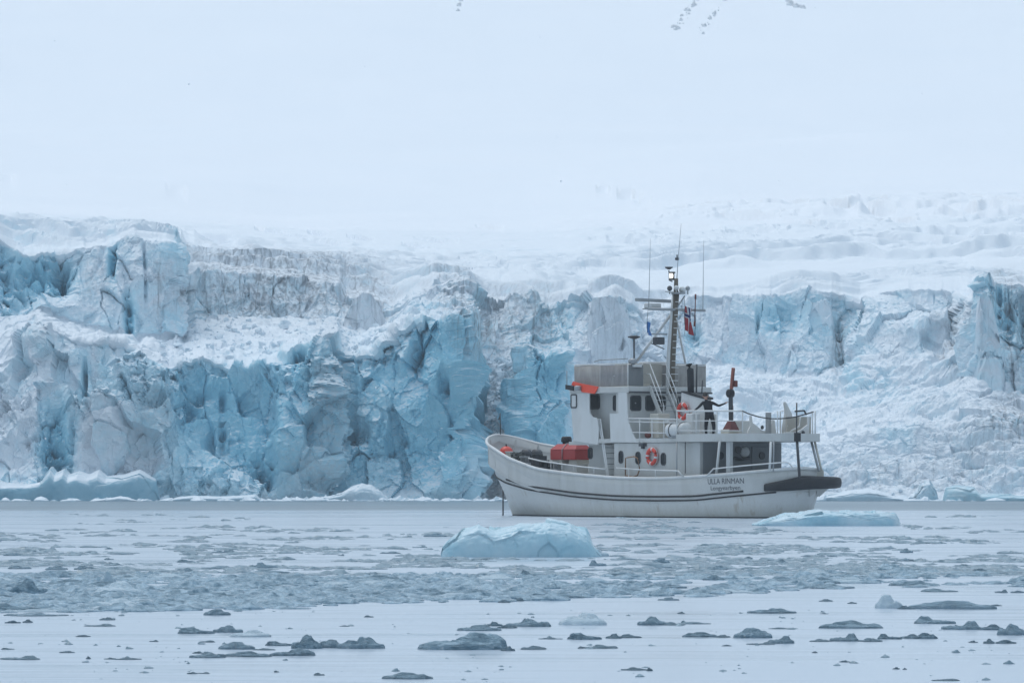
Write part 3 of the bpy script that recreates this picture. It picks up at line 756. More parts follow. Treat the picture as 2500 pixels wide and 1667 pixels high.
# rubbing strakes
def strake(name, x0, x1, dz, r, parent):
    for sg in (1, -1):
        q = MB(); path = []
        for x in np.linspace(x0, x1, 90):
            i = np.clip(np.searchsorted(lev['kn'][0], x), 1, NS - 1)
            z = np.interp(x, lev['kn'][0], ZK) + dz
            path.append((x, sg * (hull_at(x, z) + r * 0.3), z))
        q.tube(path, r, 6); q.build(name, M_BLACK, parent)
strake('rubbing_strake', -10.5, 9.74, 0.0, 0.036, bul)
strake('upper_strake', hull_px(1815, 1.1), hull_px(1237, 1.55), 0.165, 0.042, bul)
# round black stern fender
path = []; rad_ = []
xq = hull_px(1874, 1.2); iq = int(np.searchsorted(xr, xq))
for n_, i in enumerate(range(iq, 0, -1)):
    t = n_ / iq; path.append(Vector((xr[i] - 0.03, br[i] + 0.03, 1.22 + 0.20 * t))); rad_.append(0.14 + 0.15 * t ** 0.8)
for i in range(0, 22):
    path.append(Vector((xr[i] - 0.14 - 0.30 * sstep(0, 12, np.float64(i)), -br[i] - 0.10 - 0.45 * sstep(2, 16, np.float64(i)), 1.42))); rad_.append(0.27 - 0.003 * i)
q = MB(); rings = []
for i, p in enumerate(path):
    t = (path[min(i + 1, len(path) - 1)] - path[max(i - 1, 0)]).normalized(); a_ = t.cross(Vector((0, 0, 1))).normalized()
    rings.append(q.pts([p + rad_[i] * (math.copysign(abs(math.cos(w)) ** 0.75, math.cos(w)) * a_ * 0.8 + math.copysign(abs(math.sin(w)) ** 0.75, math.sin(w)) * Vector((0, 0, 1))) for w in np.linspace(0, 2 * math.pi, 12, endpoint=False)]))
for A, B in zip(rings, rings[1:]):
    for j in range(12): q.face((A + j, A + (j + 1) % 12, B + (j + 1) % 12, B + j), 0, True)
q.face([rings[0] + j for j in range(12)]); q.face([rings[-1] + j for j in range(12)])
q.build('stern_fender', M_BLACK, ship)
for i in (4, 10, 16):
    q = MB(); q.prism([(xr[i], -br[i] + 0.05, 1.25), (xr[i], -br[i] - 0.55, 1.25), (xr[i], -br[i] + 0.02, 0.85)], (0.05, 0, 0))
    q.build('fender_bracket', M_WHITE, ship)

# lettering on the port quarter
def lettering(name, body, px0, px1, py_base, py_top, font_scale_z=1.0):
    cu = bpy.data.curves.new(name, 'FONT'); cu.body = body; cu.size = 1.0
    to = bpy.data.objects.new(name, cu); col.objects.link(to)
    dg = bpy.context.evaluated_depsgraph_get(); dg.update()
    me = bpy.data.meshes.new_from_object(to.evaluated_get(dg))
    bpy.data.objects.remove(to); bpy.data.curves.remove(cu)
    n = len(me.vertices); co = np.zeros(n * 3); me.vertices.foreach_get('co', co); co = co.reshape(-1, 3)
    mn, mx = co.min(0), co.max(0)
    zb = SL(px0, py_base, 2.2).z; zt = SL(px0, py_top, 2.2).z
    p0 = Vector((hull_px(px0, zb), 0, zb)); p1 = Vector((hull_px(px1, zb), 0, zb + 0.03))
    caph = 0.71
    bm = bmesh.new(); bm.from_mesh(me)
    bmesh.ops.triangulate(bm, faces=bm.faces)
    for v in bm.verts:
        a = (v.co.x - mn[0]) / (mx[0] - mn[0]); h = v.co.y / caph
        x = p0.x + (p1.x - p0.x) * a; z = p0.z + (p1.z - p0.z) * a + h * (zt - p0.z)
        v.co = (x, hull_at(x, z) + 0.012, z)
    bm.to_mesh(me); bm.free()
    me.name = name; me.materials.clear(); me.materials.append(M_LETTER)
    o = bpy.data.objects.new(name, me); col.objects.link(o); o.parent = bul
    o['label'] = 'dark grey lettering reading ' + body
M_LETTER = paint('letter_paint', (0.09, 0.10, 0.115), 0.6, 0.3, (0.3, 0.3, 0.3), 5)
lettering('ship_name', 'ULLA RINMAN', 1729, 1817, 1181.5, 1167.5)
lettering('home_port_name', 'Longyearbyen', 1736, 1808, 1196, 1186)

# ---- lower deckhouse
DKZ = 3.25        # boat deck level
house = MB().box(-6.9, -1.1, -2.1, 2.1, 0.7, 3.05).build('deckhouse', M_WHITE, ship, bevel=0.03)
MB().box(-6.93, -6.9, -2.08, 1.95, 0.75, 3.03).build('after_bulkhead', M_SHADE_GREY, house)  # face sheet whose dark tone is painted shade from the deck overhang
fh = MB().box(-1.1, 1.55, -1.45, 1.45, 0.7, 3.05).build('forward_deckhouse', M_WHITE, ship, bevel=0.03)
def rounded(cx, cz, w, h, r, n=5):
    pts = []
    for sx, sz, a0 in ((1, 1, 0), (-1, 1, 90), (-1, -1, 180), (1, -1, 270)):
        for k in range(n):
            a = math.radians(a0 + 90 * k / (n - 1)); pts.append((cx + sx * (w / 2 - r) + r * math.cos(a), cz + sz * (h / 2 - r) + r * math.sin(a)))
    return pts
def window(parent, plane, c, box, proud=0.03, name='window', r=0.09, frame=0.05, fm=None, gm=None):
    """a framed pane on the lengthwise ('y') or crosswise ('x') wall at coordinate c; box is x0,x1,y0,y1 in photograph pixels"""
    f = SL if plane == 'y' else SC
    a, b = f(box[0], box[2], c), f(box[1], box[3], c)
    k = 0 if plane == 'y' else 1
    w, h = abs(a[k] - b[k]), abs(a.z - b.z); cx, cz = (a[k] + b[k]) / 2, (a.z + b.z) / 2
    r = min(r, w * 0.45)
    mk = (lambda p, o: (p[0], c + o, p[1])) if plane == 'y' else (lambda p, o: (c - o, p[0], p[1]))
    mb = MB(); o_, i_ = rounded(cx, cz, w, h, r), rounded(cx, cz, w - 2 * frame, h - 2 * frame, max(r - frame, 0.02))
    n = len(o_)
    A = mb.pts([mk(p, 0) for p in o_]); B = mb.pts([mk(p, proud) for p in o_]); C = mb.pts([mk(p, proud) for p in i_]); D = mb.pts([mk(p, proud * 0.4) for p in i_])
    for j in range(n):
        k2 = (j + 1) % n
        mb.face((A + j, A + k2, B + k2, B + j)); mb.face((B + j, B + k2, C + k2, C + j)); mb.face((C + j, C + k2, D + k2, D + j))
    mb.face([D + j for j in range(n)], 1)
    return mb.build(name, [fm or M_DARK, gm or M_GLASS], parent)
for bx in ((1511, 1522, 1100, 1131), (1552, 1564, 1102, 1133), (1614, 1626, 1105, 1136)):
    window(house, 'y', 2.1, bx, r=0.16, frame=0.035)
window(fh, 'y', 1.45, (1436, 1447, 1092, 1120), r=0.12)
# after bulkhead: door with porthole, portholes, floodlight disc
XB = -6.93
a, b = SC(1834, 1090, XB), SC(1876, 1160, XB)
dr = MB().box(XB - 0.05, XB, b.y, a.y, 1.0, a.z).build('door', M_SHADE_GREY, house, bevel=0.02)
for px_, py_ in ((1858, 1112), (1757, 1112), (1801, 1098)):
    c = SC(px_, py_, XB); MB().lathe((XB - 0.09, c.y, c.z), [(0.15, 0.0), (0.15, 0.06), (0.11, 0.065)], 16, axis='x').build('porthole', M_DARK, house)
c = SC(1816, 1103, XB); MB().lathe((XB - 0.16, c.y, c.z), [(0.05, 0), (0.2, 0.03), (0.22, 0.12), (0.18, 0.16)], 18, axis='x').build('ventilator', M_CLEAN, house)
c = SC(1808, 1117, XB); MB().tube([(XB - 0.12, c.y + 0.4, c.z), (XB - 0.14, c.y + 0.1, c.z - 0.07), (XB - 0.12, c.y - 0.35, c.z)], 0.06, 6).build('coiled_hose', M_DARK, house)
c = SL(1573, 1088, 2.1); MB().box(c.x - 0.16, c.x + 0.12, 2.1, 2.3, c.z - 0.02, c.z + 0.09).box(c.x - 0.02, c.x + 0.1, 2.1, 2.2, c.z - 0.12, c.z - 0.02).build('floodlight', M_DARK, house)
# pipe frame and rail beside the port holes
pf = MB(); pts = [SL(*p, 2.28) for p in ((1527, 1162), (1527, 1118), (1535, 1116), (1548, 1114), (1556, 1118), (1562, 1145), (1556, 1160), (1545, 1164), (1527, 1160))]
pf.tube(pts, 0.03, 6); pf.build('pipe_frame', M_RUST, ship)
# ladder up the port side
lad = MB()
for k, (pa, pb) in enumerate((((1461, 1022), (1482, 1163)), ((1466, 1022), (1486, 1163)))):
    p0, p1 = SL(*pa, 2.08 - 0.0), SL(*pb, 2.08)
    lad.prism([p0 + Vector((0.03, 0, 0.0)), p0 - Vector((0.03, 0, 0)), p1 - Vector((0.05, 0, 0)), p1 + Vector((0.05, 0, 0))], (0, -0.04 if k == 0 else 0.01, 0))
ladder = lad.build('stair_stringer', M_CLEAN, ship)
for k in range(7):
    t = k / 6; p = SL(1481 - 7 * t + 1, 1158 - 80 * t, 2.0)
    MB().box(p.x - 0.13, p.x + 0.1, 1.5, 2.04, p.z - 0.03, p.z).build('stair_tread', M_STEEL, ladder)
# ---- boat deck slab with fascia
plan = [(1.75, 1.6), (1.75, 2.12), (-5.75, 2.16), (-5.75, 2.42), (-7.5, 2.35), (-9.0, 2.0), (-10.0, 1.5), (-10.75, 0.98)]
plan = plan + [(x, -y) for x, y in reversed(plan)]
bd = MB().prism([(x, y, 3.06) for x, y in plan], (0, 0, 0.17)).build('boat_deck', M_WHITE, ship)
fp = [(-5.75, 2.43), (-7.5, 2.36), (-9.0, 2.01), (-10.0, 1.51), (-10.76, 0.99), (-10.76, -0.99), (-10.0, -1.51), (-9.0, -2.01), (-7.5, -2.36), (-5.75, -2.43)]
mb = MB(); zf0, zf1 = 3.08, 3.38
A = mb.pts([(x, y, zf0) for x, y in fp]); B = mb.pts([(x, y, zf1) for x, y in fp]); C = mb.pts([(x * 0.997, y * 0.985, zf1) for x, y in fp]); D = mb.pts([(x * 0.997, y * 0.985, zf0) for x, y in fp])
for j in range(len(fp) - 1):
    for P_, Q_ in ((A, B), (B, C), (C, D), (D, A)): mb.face((P_ + j, P_ + j + 1, Q_ + j + 1, Q_ + j))
mb.build('deck_fascia', M_WHITE, bd)
# posts under the after end of the boat deck
def post(p0, p1, r, mat, name='deck_post', n=8):
    return MB().tube([p0, p1], r, n).build(name, mat, ship)
post(SL(1757, 1078, 2.2), SL(1748, 1168, 2.15), 0.055, M_CLEAN)
p = SL(1781, 1078, 1.75); MB().box(p.x - 0.12, p.x + 0.12, 1.66, 1.84, 0.9, 3.06).build('deck_pillar', M_CLEAN, ship, bevel=0.02)
post(SL(1882, 1078, 1.65), SL(1879, 1150, 1.75), 0.05, M_CLEAN); post(SL(1889, 1078, 1.55), SL(1888, 1150, 1.6), 0.03, M_STEEL)
post(SL(1945, 1064, 0.55), SL(1952, 1165, 0.55), 0.055, M_DARK)
p = SL(1945, 1064, 0.55); MB().box(p.x - 0.14, p.x + 0.02, 0.45, 0.67, zf0 - 0.02, zf1 + 0.02).build('post_clamp', M_BLACK, ship)
post(SL(1981, 1077, -0.8), SL(1999, 1150, -0.8), 0.05, M_STEEL); post(SL(1989, 1077, -0.95), SL(2006, 1150, -0.95), 0.045, M_OFFW)
post(SL(1652, 1078, 2.3), SL(1652, 1165, 2.5), 0.03, M_STEEL); post(SL(1673, 1078, 2.3), SL(1673, 1155, 2.4), 0.018, M_DARK)
# stern boxes
p = SL(1965, 1168, 0.0); MB().box(-10.75, -10.3, -0.25, 0.35, 1.15, 1.85).build('stern_locker', M_DARK, ship, bevel=0.02)
p = SL(1990, 1168, -0.9); MB().box(-10.6, -10.0, -1.35, -0.7, 1.15, 1.95).build('stern_roller', M_OFFW, ship, bevel=0.06)
# main deck hand rails
def rail(points, r, mat, name, parent, posts=(), foot=None):
    o = MB().tube(points, r, 6); rr = o.build(name, mat, parent)
    return rr
rail([SL(1725, 1162, 2.42), SL(1742, 1144, 2.40), SL(1810, 1137, 2.28), SL(1880, 1131, 1.85), SL(1918, 1128, 1.30), SL(1926, 1130, 1.2), SL(1938, 1144, 1.05)], 0.03, M_CLEAN, 'hand_rail', bul)
rail([SL(1505, 1142, 2.6), SL(1560, 1146, 2.62), SL(1655, 1149, 2.6), SL(1668, 1162, 2.58)], 0.03, M_CLEAN, 'hand_rail', bul)
rail([SL(1290, 1118, 1.9), SL(1320, 1125, 2.15), SL(1360, 1131, 2.3), SL(1420, 1139, 2.5), SL(1478, 1145, 2.6)], 0.035, M_CLEAN, 'hand_rail', bul)
for px_, y_, p0, p1 in ((1535, 2.61, 1144, 1167), (1600, 2.62, 1147, 1168), (1345, 2.22, 1129, 1151), (1400, 2.42, 1136, 1158), (1450, 2.55, 1142, 1162), (1372, 2.34, 1133, 1155)):
    MB().tube([SL(px_, p0, y_), SL(px_, p1, y_)], 0.022, 6).build('rail_post', M_CLEAN, bul)

# ---- wheelhouse
wh = MB()
wh.hexa([(-1.2, -1.6, 3.2), (1.55, -1.6, 3.2), (1.55, 1.6, 3.2), (-1.2, 1.6, 3.2), (-1.2, -1.6, 5.12), (1.75, -1.6, 5.12), (1.75, 1.6, 5.12), (-1.2, 1.6, 5.12)])
wh.box(-2.0, -1.2, -2.06, 2.06, 3.2, 5.12)
wheel = wh.build('wheelhouse', M_WHITE, ship)
roof = MB().box(-2.2, 1.9, -2.16, 2.16, 5.12, 5.38).build('wheelhouse_roof', M_WHITE, ship, bevel=0.03)
MB().box(-2.25, -2.2, -2.16, 2.16, 5.10, 5.17).build('roof_gutter', M_DARK, roof)
for sg in (1, -1):
    y0, dy = (2.10 * sg, (0, 0.05 * sg, 0))
    f = lambda L: [Vector((SL(px_, py_, 2.12).x, y0, SL(px_, py_, 2.12).z)) for px_, py_ in L]
    MB().prism(f([(1392, 950), (1440, 950), (1440, 1000), (1442, 1010), (1447, 1017), (1457, 1020), (1460, 1024), (1463, 1045), (1461, 1085), (1402, 1076)]), dy).build('bridge_screen', M_CLEAN, wheel)
    MB().prism(f([(1511, 950), (1531, 950), (1533, 1008), (1536, 1030), (1542, 1050), (1550, 1067), (1560, 1080), (1492, 1078), (1490, 1009), (1511, 1009)]), dy).build('wing_screen', M_CLEAN, wheel)
    MB().prism(f([(1388, 1078), (1462, 1078), (1462, 1086), (1388, 1086)]), (0, -0.6 * sg, 0)).build('wing_floor', M_WHITE, wheel)
window(wheel, 'y', 2.15, (1394, 1409, 962, 996), frame=0.055, gm=M_CLEAN)  # pane painted white for the snow reflected in the glass
window(wheel, 'y', 1.6, (1440, 1465, 962, 999), r=0.14)
window(wheel, 'y', 1.6, (1497, 1510, 965, 1003), r=0.12)
for bx in ((1538, 1565, 965, 1003), (1575, 1599, 965, 1003), (1603, 1625, 966, 1003)):
    window(wheel, 'x', -2.0, bx, r=0.12)
a, b = SC(1649, 955, -2.0), SC(1677, 1050, -2.0)
MB().box(-2.06, -2.0, b.y, a.y, 3.3, a.z).build('wheelhouse_door', M_WHITE, wheel, bevel=0.02)
window(wheel, 'x', -2.06, (1653, 1667, 967, 1002), r=0.08, name='door_window')
# port sidelight screen
sl = MB()
f = lambda px_, py_, y: SL(px_, py_, y)
sl.prism([f(1396, 940, 2.2), f(1400, 931, 2.2), f(1425, 937, 2.2), f(1462, 944, 2.2), f(1453, 961, 2.2), f(1421, 957, 2.2), f(1419, 947, 2.2)], (0, 0.03, 0))
slo = sl.build('sidelight_screen', M_SIGNAL, ship)
MB().prism([f(1382, 939, 2.25), f(1402, 942, 2.25), f(1402, 954, 2.25), f(1382, 950, 2.25)], (0, 0.04, 0)).build('screen_board', M_BLACK, slo)
c = f(1411, 953, 2.33); MB().lathe((c.x, c.y, c.z), [(0.13, 0), (0.15, 0.04), (0.15, 0.15), (0.11, 0.2)], 12).build('sidelight', M_STEEL, slo)
# ---- flying bridge: canvas dodger panels, rails
def panel(p0, p1, z0, z1, mat):
    d = Vector((p1[0] - p0[0], p1[1] - p0[1], 0)); nrm = Vector((-d.y, d.x, 0)).normalized() * 0.03
    mb = MB(); nx = 8
    A = []
    for k in range(nx + 1):
        t = k / nx; wv_ = 0.02 * math.sin(t * 9.4 + p0[0] * 3)
        A.append([Vector((p0[0] + d.x * t, p0[1] + d.y * t, z)) + nrm * (wv_ / 0.03 * (0.3 + 0.7 * (z - z0) / (z1 - z0))) for z in (z0, z0 + (z1 - z0) * 0.5, z1)])
    F_ = [mb.pts(c) for c in A]; Bk = [mb.pts([q - nrm for q in c]) for c in A]
    for k in range(nx):
        for j in (0, 1):
            mb.face((F_[k] + j, F_[k + 1] + j, F_[k + 1] + j + 1, F_[k] + j + 1), 0, True); mb.face((Bk[k] + j, Bk[k] + j + 1, Bk[k + 1] + j + 1, Bk[k + 1] + j), 0, True)
        mb.face((F_[k] + 2, F_[k + 1] + 2, Bk[k + 1] + 2, Bk[k] + 2))
    return mb.build('canvas_panel', mat, roof)
zc0, zc1 = 5.40, 6.27
xs_ = [SL(px_, 920, 1.97).x for px_ in (1404, 1466, 1533)]
panel((xs_[0], 1.97), (xs_[1], 1.97), zc0, zc1, M_CANVAS); panel((xs_[1] - 0.02, 1.97), (xs_[2], 1.97), zc0, zc1, M_CANVAS3)
panel((xs_[0], -1.97), (xs_[1], -1.97), zc0, zc1, M_CANVAS); panel((xs_[1] - 0.02, -1.97), (xs_[2], -1.97), zc0, zc1, M_CANVAS)
panel((xs_[0], -1.95), (xs_[0], 1.95), zc0, zc1, M_CANVAS)
XA = xs_[2]
ys_ = [SC(px_, 920, XA).y for px_ in (1534, 1569, 1615, 1655, 1722)]
panel((XA, ys_[0]), (XA, ys_[1]), zc0, zc1, M_CANVAS2); panel((XA, ys_[1] - 0.02), (XA, ys_[2]), zc0 + 0.1, zc1 + 0.05, M_BEIGE)
panel((XA, ys_[2] - 0.02), (XA, ys_[3]), zc0, zc1, M_CANVAS); panel((XA, ys_[3] - 0.02), (XA, ys_[4]), zc0, zc1, M_CANVAS)
yy = ys_[4]
MB().tube([(XA, 1.97, zc1 + 0.05), (xs_[0], 1.97, zc1 + 0.05), (xs_[0], yy, zc1 + 0.05), (XA, yy, zc1 + 0.05), (XA, -0.2, zc1 + 0.06)], 0.03, 6).build('bridge_rail', M_CLEAN, roof)
for (x, y) in ((xs_[0], 1.97), (xs_[1], 1.97), (XA, 1.97), (xs_[0], yy), (xs_[1], yy), (XA, yy), (XA, ys_[1]), (XA, ys_[2]), (XA, ys_[3])):
    MB().tube([(x, y, 5.3), (x, y, zc1 + 0.06)], 0.028, 6).build('rail_post', M_CLEAN, roof)
MB().tube([(xs_[0] - 0.3, 1.2, zc1 + 0.2), (xs_[0] - 0.8, 1.3, zc1 + 0.26), (XA + 0.9, 1.3, zc1 + 0.28)], 0.02, 6).build('wire_rail', M_STEEL, roof)
MB().box(-0.2, 0.9, -0.5, 0.6, 5.38, 6.38).build('steering_console', M_OFFW, roof, bevel=0.06)
MB().box(-1.7, -0.9, -0.3, 0.7, 6.18, 6.42).build('console_cover', M_CLEAN, roof, bevel=0.05)
c = SL(1545, 884, 1.7); MB().lathe((c.x, c.y, 6.18), [(0.05, 0), (0.05, 0.12), (0.17, 0.15), (0.2, 0.27), (0.1, 0.36)], 14).build('searchlight', M_STEEL, roof)
c = SC(1555, 893, XA - 0.08); MB().box(XA - 0.16, XA - 0.02, c.y - 0.2, c.y + 0.2, c.z - 0.05, c.z + 0.05).build('deck_lamp', M_CLEAN, roof)
c = SL(1548, 826, 1.2); sat = MB().tube([(c.x, c.y, 6.3), (c.x, c.y, c.z)], 0.035, 6).lathe((c.x, c.y, c.z - 0.03), [(0.06, 0), (0.26, 0.07), (0.27, 0.11), (0.1, 0.15)], 18); sat.build('satellite_antenna', M_DARK, roof)
# ---- stair to the flying bridge
yl, yr = SC(1583, 900, -2.1).y, SC(1622, 900, -2.1).y
st = MB()
for y in (yl, yr):
    st.hexa([(-2.25, y - 0.03, 5.42), (-2.05, y - 0.03, 5.42), (-2.05, y + 0.03, 5.42), (-2.25, y + 0.03, 5.42), (-3.2, y - 0.03, 3.95), (-3.0, y - 0.03, 3.95), (-3.0, y + 0.03, 3.95), (-3.2, y + 0.03, 3.95)])
stair = st.build('bridge_stair', M_WHITE, ship)
for k in range(6):
    t = k / 6; x = -2.15 - 0.95 * t; z = 5.30 - 1.40 * t
    MB().box(x - 0.1, x + 0.1, yr + 0.03, yl - 0.03, z - 0.03, z).build('stair_tread', M_STEEL, stair)
MB().box(-3.65, -2.95, yr - 0.12, yl + 0.12, 3.90, 3.99).build('stair_landing', M_CLEAN, stair)
for y in (yl, yr):
    for dz in (0.92, 0.5):
        MB().tube([(-1.95, y, 5.42 + dz * 0.98), (-2.2, y, 5.40 + dz), (-2.9, y, 4.27 + dz), (-3.15, y, 3.99 + dz * 0.6), (-3.15, y, 3.98)], 0.022, 6).build('stair_rail', M_CLEAN, stair)
# side rails of the boat deck between wheelhouse and platform
for py_ in (1022, 1030, 1056):
    MB().tube([SL(1536 if py_ < 1050 else 1545, py_ - 1, 2.12), SL(1660, py_ + 1.5, 2.16)], 0.028 if py_ > 1025 else 0.035, 6).build('deck_rail', M_CLEAN, bd)
for px_ in (1562, 1592, 1621):
    MB().tube([SL(px_, 1022, 2.13), SL(px_, 1080, 2.13)], 0.028, 6).build('rail_post', M_CLEAN, bd)
p = SL(1556, 1075, 1.2); MB().box(p.x - 0.4, p.x + 0.3, 0.8, 1.4, DKZ, DKZ + 0.75).build('deck_locker', M_CLEAN, bd, bevel=0.03)
p = SL(1606, 1050, 1.3); MB().box(p.x - 0.3, p.x + 0.3, 0.9, 1.5, DKZ, DKZ + 1.0).build('deck_locker', M_OFFW, bd, bevel=0.03)
MB().ball((SL(1582, 1070, 1.7).x, 1.7, DKZ + 0.12), 0.14).build('mooring_float', M_CRANE, bd)

# ---- mast
def ml(px_, py_, y=0.0): return SL(px_, py_, y)
mast = MB().tube([ml(1637, 955), ml(1641, 860), ml(1646, 780), ml(1651, 712)], 0.17, 12, 0.13).build('mast', M_MAST, ship)
mp = MB().tube([ml(1630, 950, 0.16), ml(1633, 860, 0.16), ml(1639, 780, 0.13), ml(1644, 718, 0.1)], 0.10, 8, 0.06).build('mast_lit_side', M_CLEAN, mast)  # white tube puts the lit port side of the mast into colour
for k in range(14):
    py_ = 945 - 16 * k; px_ = 1637.5 + (945 - py_) * 0.058
    p = ml(px_ + 6, py_); MB().tube([(p.x - 0.02, 0.16, p.z), (p.x - 0.02, -0.20, p.z)], 0.017, 5).build('mast_rung', M_CLEAN, mast)
top = ml(1656, 718); MB().lathe((top.x, 0, top.z), [(0.28, 0), (0.30, 0.03), (0.30, 0.06)], 14).build('mast_platform', M_STEEL, mast)
MB().tube([ml(1650, 718), ml(1651, 680)], 0.10, 10, 0.08).build('mast_head', M_MAST, mast)
lp = MB(); p = ml(1646, 684); lp.lathe((p.x, 0.1, p.z), [(0.10, 0), (0.12, 0.05), (0.09, 0.06), (0.09, 0.28), (0.13, 0.29), (0.13, 0.34)], 12)
lamp = lp.build('masthead_light', M_DARK, mast); MB().lathe((p.x, 0.14, p.z + 0.075), [(0.085, 0), (0.095, 0.1), (0.085, 0.2)], 12).build('lens', M_LAMP, mast)
for px_, py_, r, m_ in ((1635, 704, 0.11, M_DARK), (1651, 703, 0.11, M_CLEAN), (1666, 708, 0.14, M_CLEAN), (1679, 704, 0.10, M_STEEL)):
    p = ml(px_, py_); q = SC(px_, py_, top.x); MB().ball(q, r, 12).tube([(q.x, q.y, q.z - 0.05), (q.x, q.y, top.z)], 0.03, 6).build('signal_light', m_, mast)
MB().tube([SC(1624, 712, top.x), SC(1645, 713, top.x)], 0.035, 6).build('lamp_bracket', M_CLEAN, mast)
MB().tube([ml(1652, 690), ml(1655, 640), ml(1663, 546)], 0.022, 6, 0.008).build('whip_antenna', M_STEEL, mast)
q0 = ml(1655, 632); MB().box(q0.x, q0.x + 0.12, -0.06, 0.06, q0.z - 0.05, q0.z + 0.05).tube([ml(1653, 622), ml(1653, 636)], 0.03, 6).build('wind_sensor', M_DARK, mast)
MB().tube([ml(1641, 687), ml(1634, 684), ml(1633, 660)], 0.03, 6).lathe(ml(1633, 657), [(0.05, -0.02), (0.16, 0.05), (0.17, 0.09)], 12).build('receiver_antenna', M_DARK, mast)
XM = ml(1645, 756).x
cy0, cy1 = SC(1582, 754, XM - 0.15), SC(1721, 758, XM - 0.15)
yard = MB().tube([cy0, cy1], 0.055, 8).build('yard', M_STEEL, mast)
MB().tube([cy0 + Vector((0.02, -0.05, 0)), SC(1588, 583, XM - 0.15)], 0.018, 6, 0.007).build('whip_antenna', M_STEEL, yard)
MB().tube([SC(1716, 757, XM - 0.15), SC(1718, 588, XM - 0.15)], 0.018, 6, 0.007).build('whip_antenna', M_STEEL, yard)
MB().tube([SC(1698, 718, XM - 0.2), SC(1698, 730, XM - 0.2)], 0.04, 6).tube([SC(1698, 730, XM - 0.2), SC(1696, 785, XM - 0.2)], 0.022, 6).tube([SC(1696, 785, XM - 0.2), SC(1695.5, 797, XM - 0.2)], 0.045, 6).build('dipole_antenna', M_CRANE, yard)
r0, r1 = SC(1551, 732, XM + 0.6), SC(1635, 736, XM + 0.6)
rad = MB().box(XM + 0.35, XM + 0.85, (r0.y + r1.y) / 2 - 0.28, (r0.y + r1.y) / 2 + 0.28, r0.z - 0.33, r0.z - 0.12).build('radar_housing', M_CLEAN, mast, bevel=0.05)
MB().hexa([(XM + 0.5, r1.y, r1.z - 0.06), (XM + 0.62, r1.y, r1.z - 0.06), (XM + 0.62, r0.y, r0.z - 0.06), (XM + 0.5, r0.y, r0.z - 0.06), (XM + 0.5, r1.y, r1.z + 0.07), (XM + 0.62, r1.y, r1.z + 0.07), (XM + 0.62, r0.y, r0.z + 0.07), (XM + 0.5, r0.y, r0.z + 0.07)]).build('radar_scanner', M_STEEL, rad)
MB().box(XM, XM + 0.9, (r0.y + r1.y) / 2 - 0.3, (r0.y + r1.y) / 2 + 0.3, r0.z - 0.38, r0.z - 0.33).build('radar_platform', M_STEEL, mast)
# stays of the mast
MB().tube([ml(1638, 768), SL(1556, 880, 1.0)], 0.055, 8).build('mast_strut', M_CLEAN, mast)
MB().tube([ml(1651, 775), SL(1673, 886, -1.0)], 0.045, 8).build('mast_strut', M_CLEAN, mast)
MB().tube([ml(1652, 752), SC(1672, 722, top.x)], 0.03, 6).build('mast_strut', M_STEEL, mast)
p0, p1 = SC(1583, 815, XM), SC(1628, 816, XM); MB().tube([p0, p1], 0.035, 6).build('lower_yard', M_STEEL, mast)
p = SC(1609, 832, XM); MB().box(p.x - 0.15, p.x + 0.2, p.y - 0.19, p.y + 0.19, p.z - 0.15, p.z + 0.15).build('loudhailer', M_DARK, mast, bevel=0.03)
MB().tube([SC(1590, 838, XM), SC(1622, 852, XM)], 0.02, 6).build('stay_wire', M_DARK, mast)
MB().tube([SL(1384, 945, 2.0), SL(1384, 905, 2.0)], 0.018, 6).build('flag_pole', M_STEEL, roof)

# ---- funnel casing, exhausts
YC = 0.75
cs = MB().prism([SL(px_, py_, YC) for px_, py_ in ((1664, 957), (1680, 963), (1700, 969), (1720, 974), (1716, 1066), (1656, 1066))], (0, -0.35, 0)).build('engine_casing', M_CLEAN, ship)
MB().prism([SL(px_, py_, YC + 0.03) for px_, py_ in ((1663, 954), (1690, 960), (1722, 970), (1722, 975), (1700, 969), (1680, 963), (1663, 957))], (0, -0.41, 0)).build('casing_top', M_BLACK, cs)
MB().tube([SL(1687, 968, 0.55), SL(1686, 915, 0.55), SL(1685, 902, 0.55), SL(1682, 890, 0.55)], 0.14, 12).build('exhaust_pipe', M_BLACK, cs)
MB().tube([SL(1700, 966, 0.1), SL(1701, 889, 0.1)], 0.035, 8).build('vent_pipe', M_DARK, cs)
MB().tube([SL(1713, 970, 0.0), SL(1715, 928, 0.0)], 0.025, 8).build('vent_pipe', M_DARK, cs)
p = SL(1705, 1030, 0.3); MB().box(p.x - 0.6, p.x + 0.45, -0.2, 0.38, DKZ, DKZ + 0.98).build('deck_locker', M_WHITE, bd, bevel=0.06)
p = SL(1690, 1020, 1.25); MB().box(p.x - 0.2, p.x + 0.25, 1.0, 1.4, DKZ, DKZ + 0.98).build('deck_locker', M_CLEAN, bd, bevel=0.04)
p = SL(1808, 1040, 0.0); MB().box(p.x - 0.3, p.x + 0.25, -0.4, 0.15, DKZ, DKZ + 0.68).build('deck_locker', M_WHITE, bd, bevel=0.05)
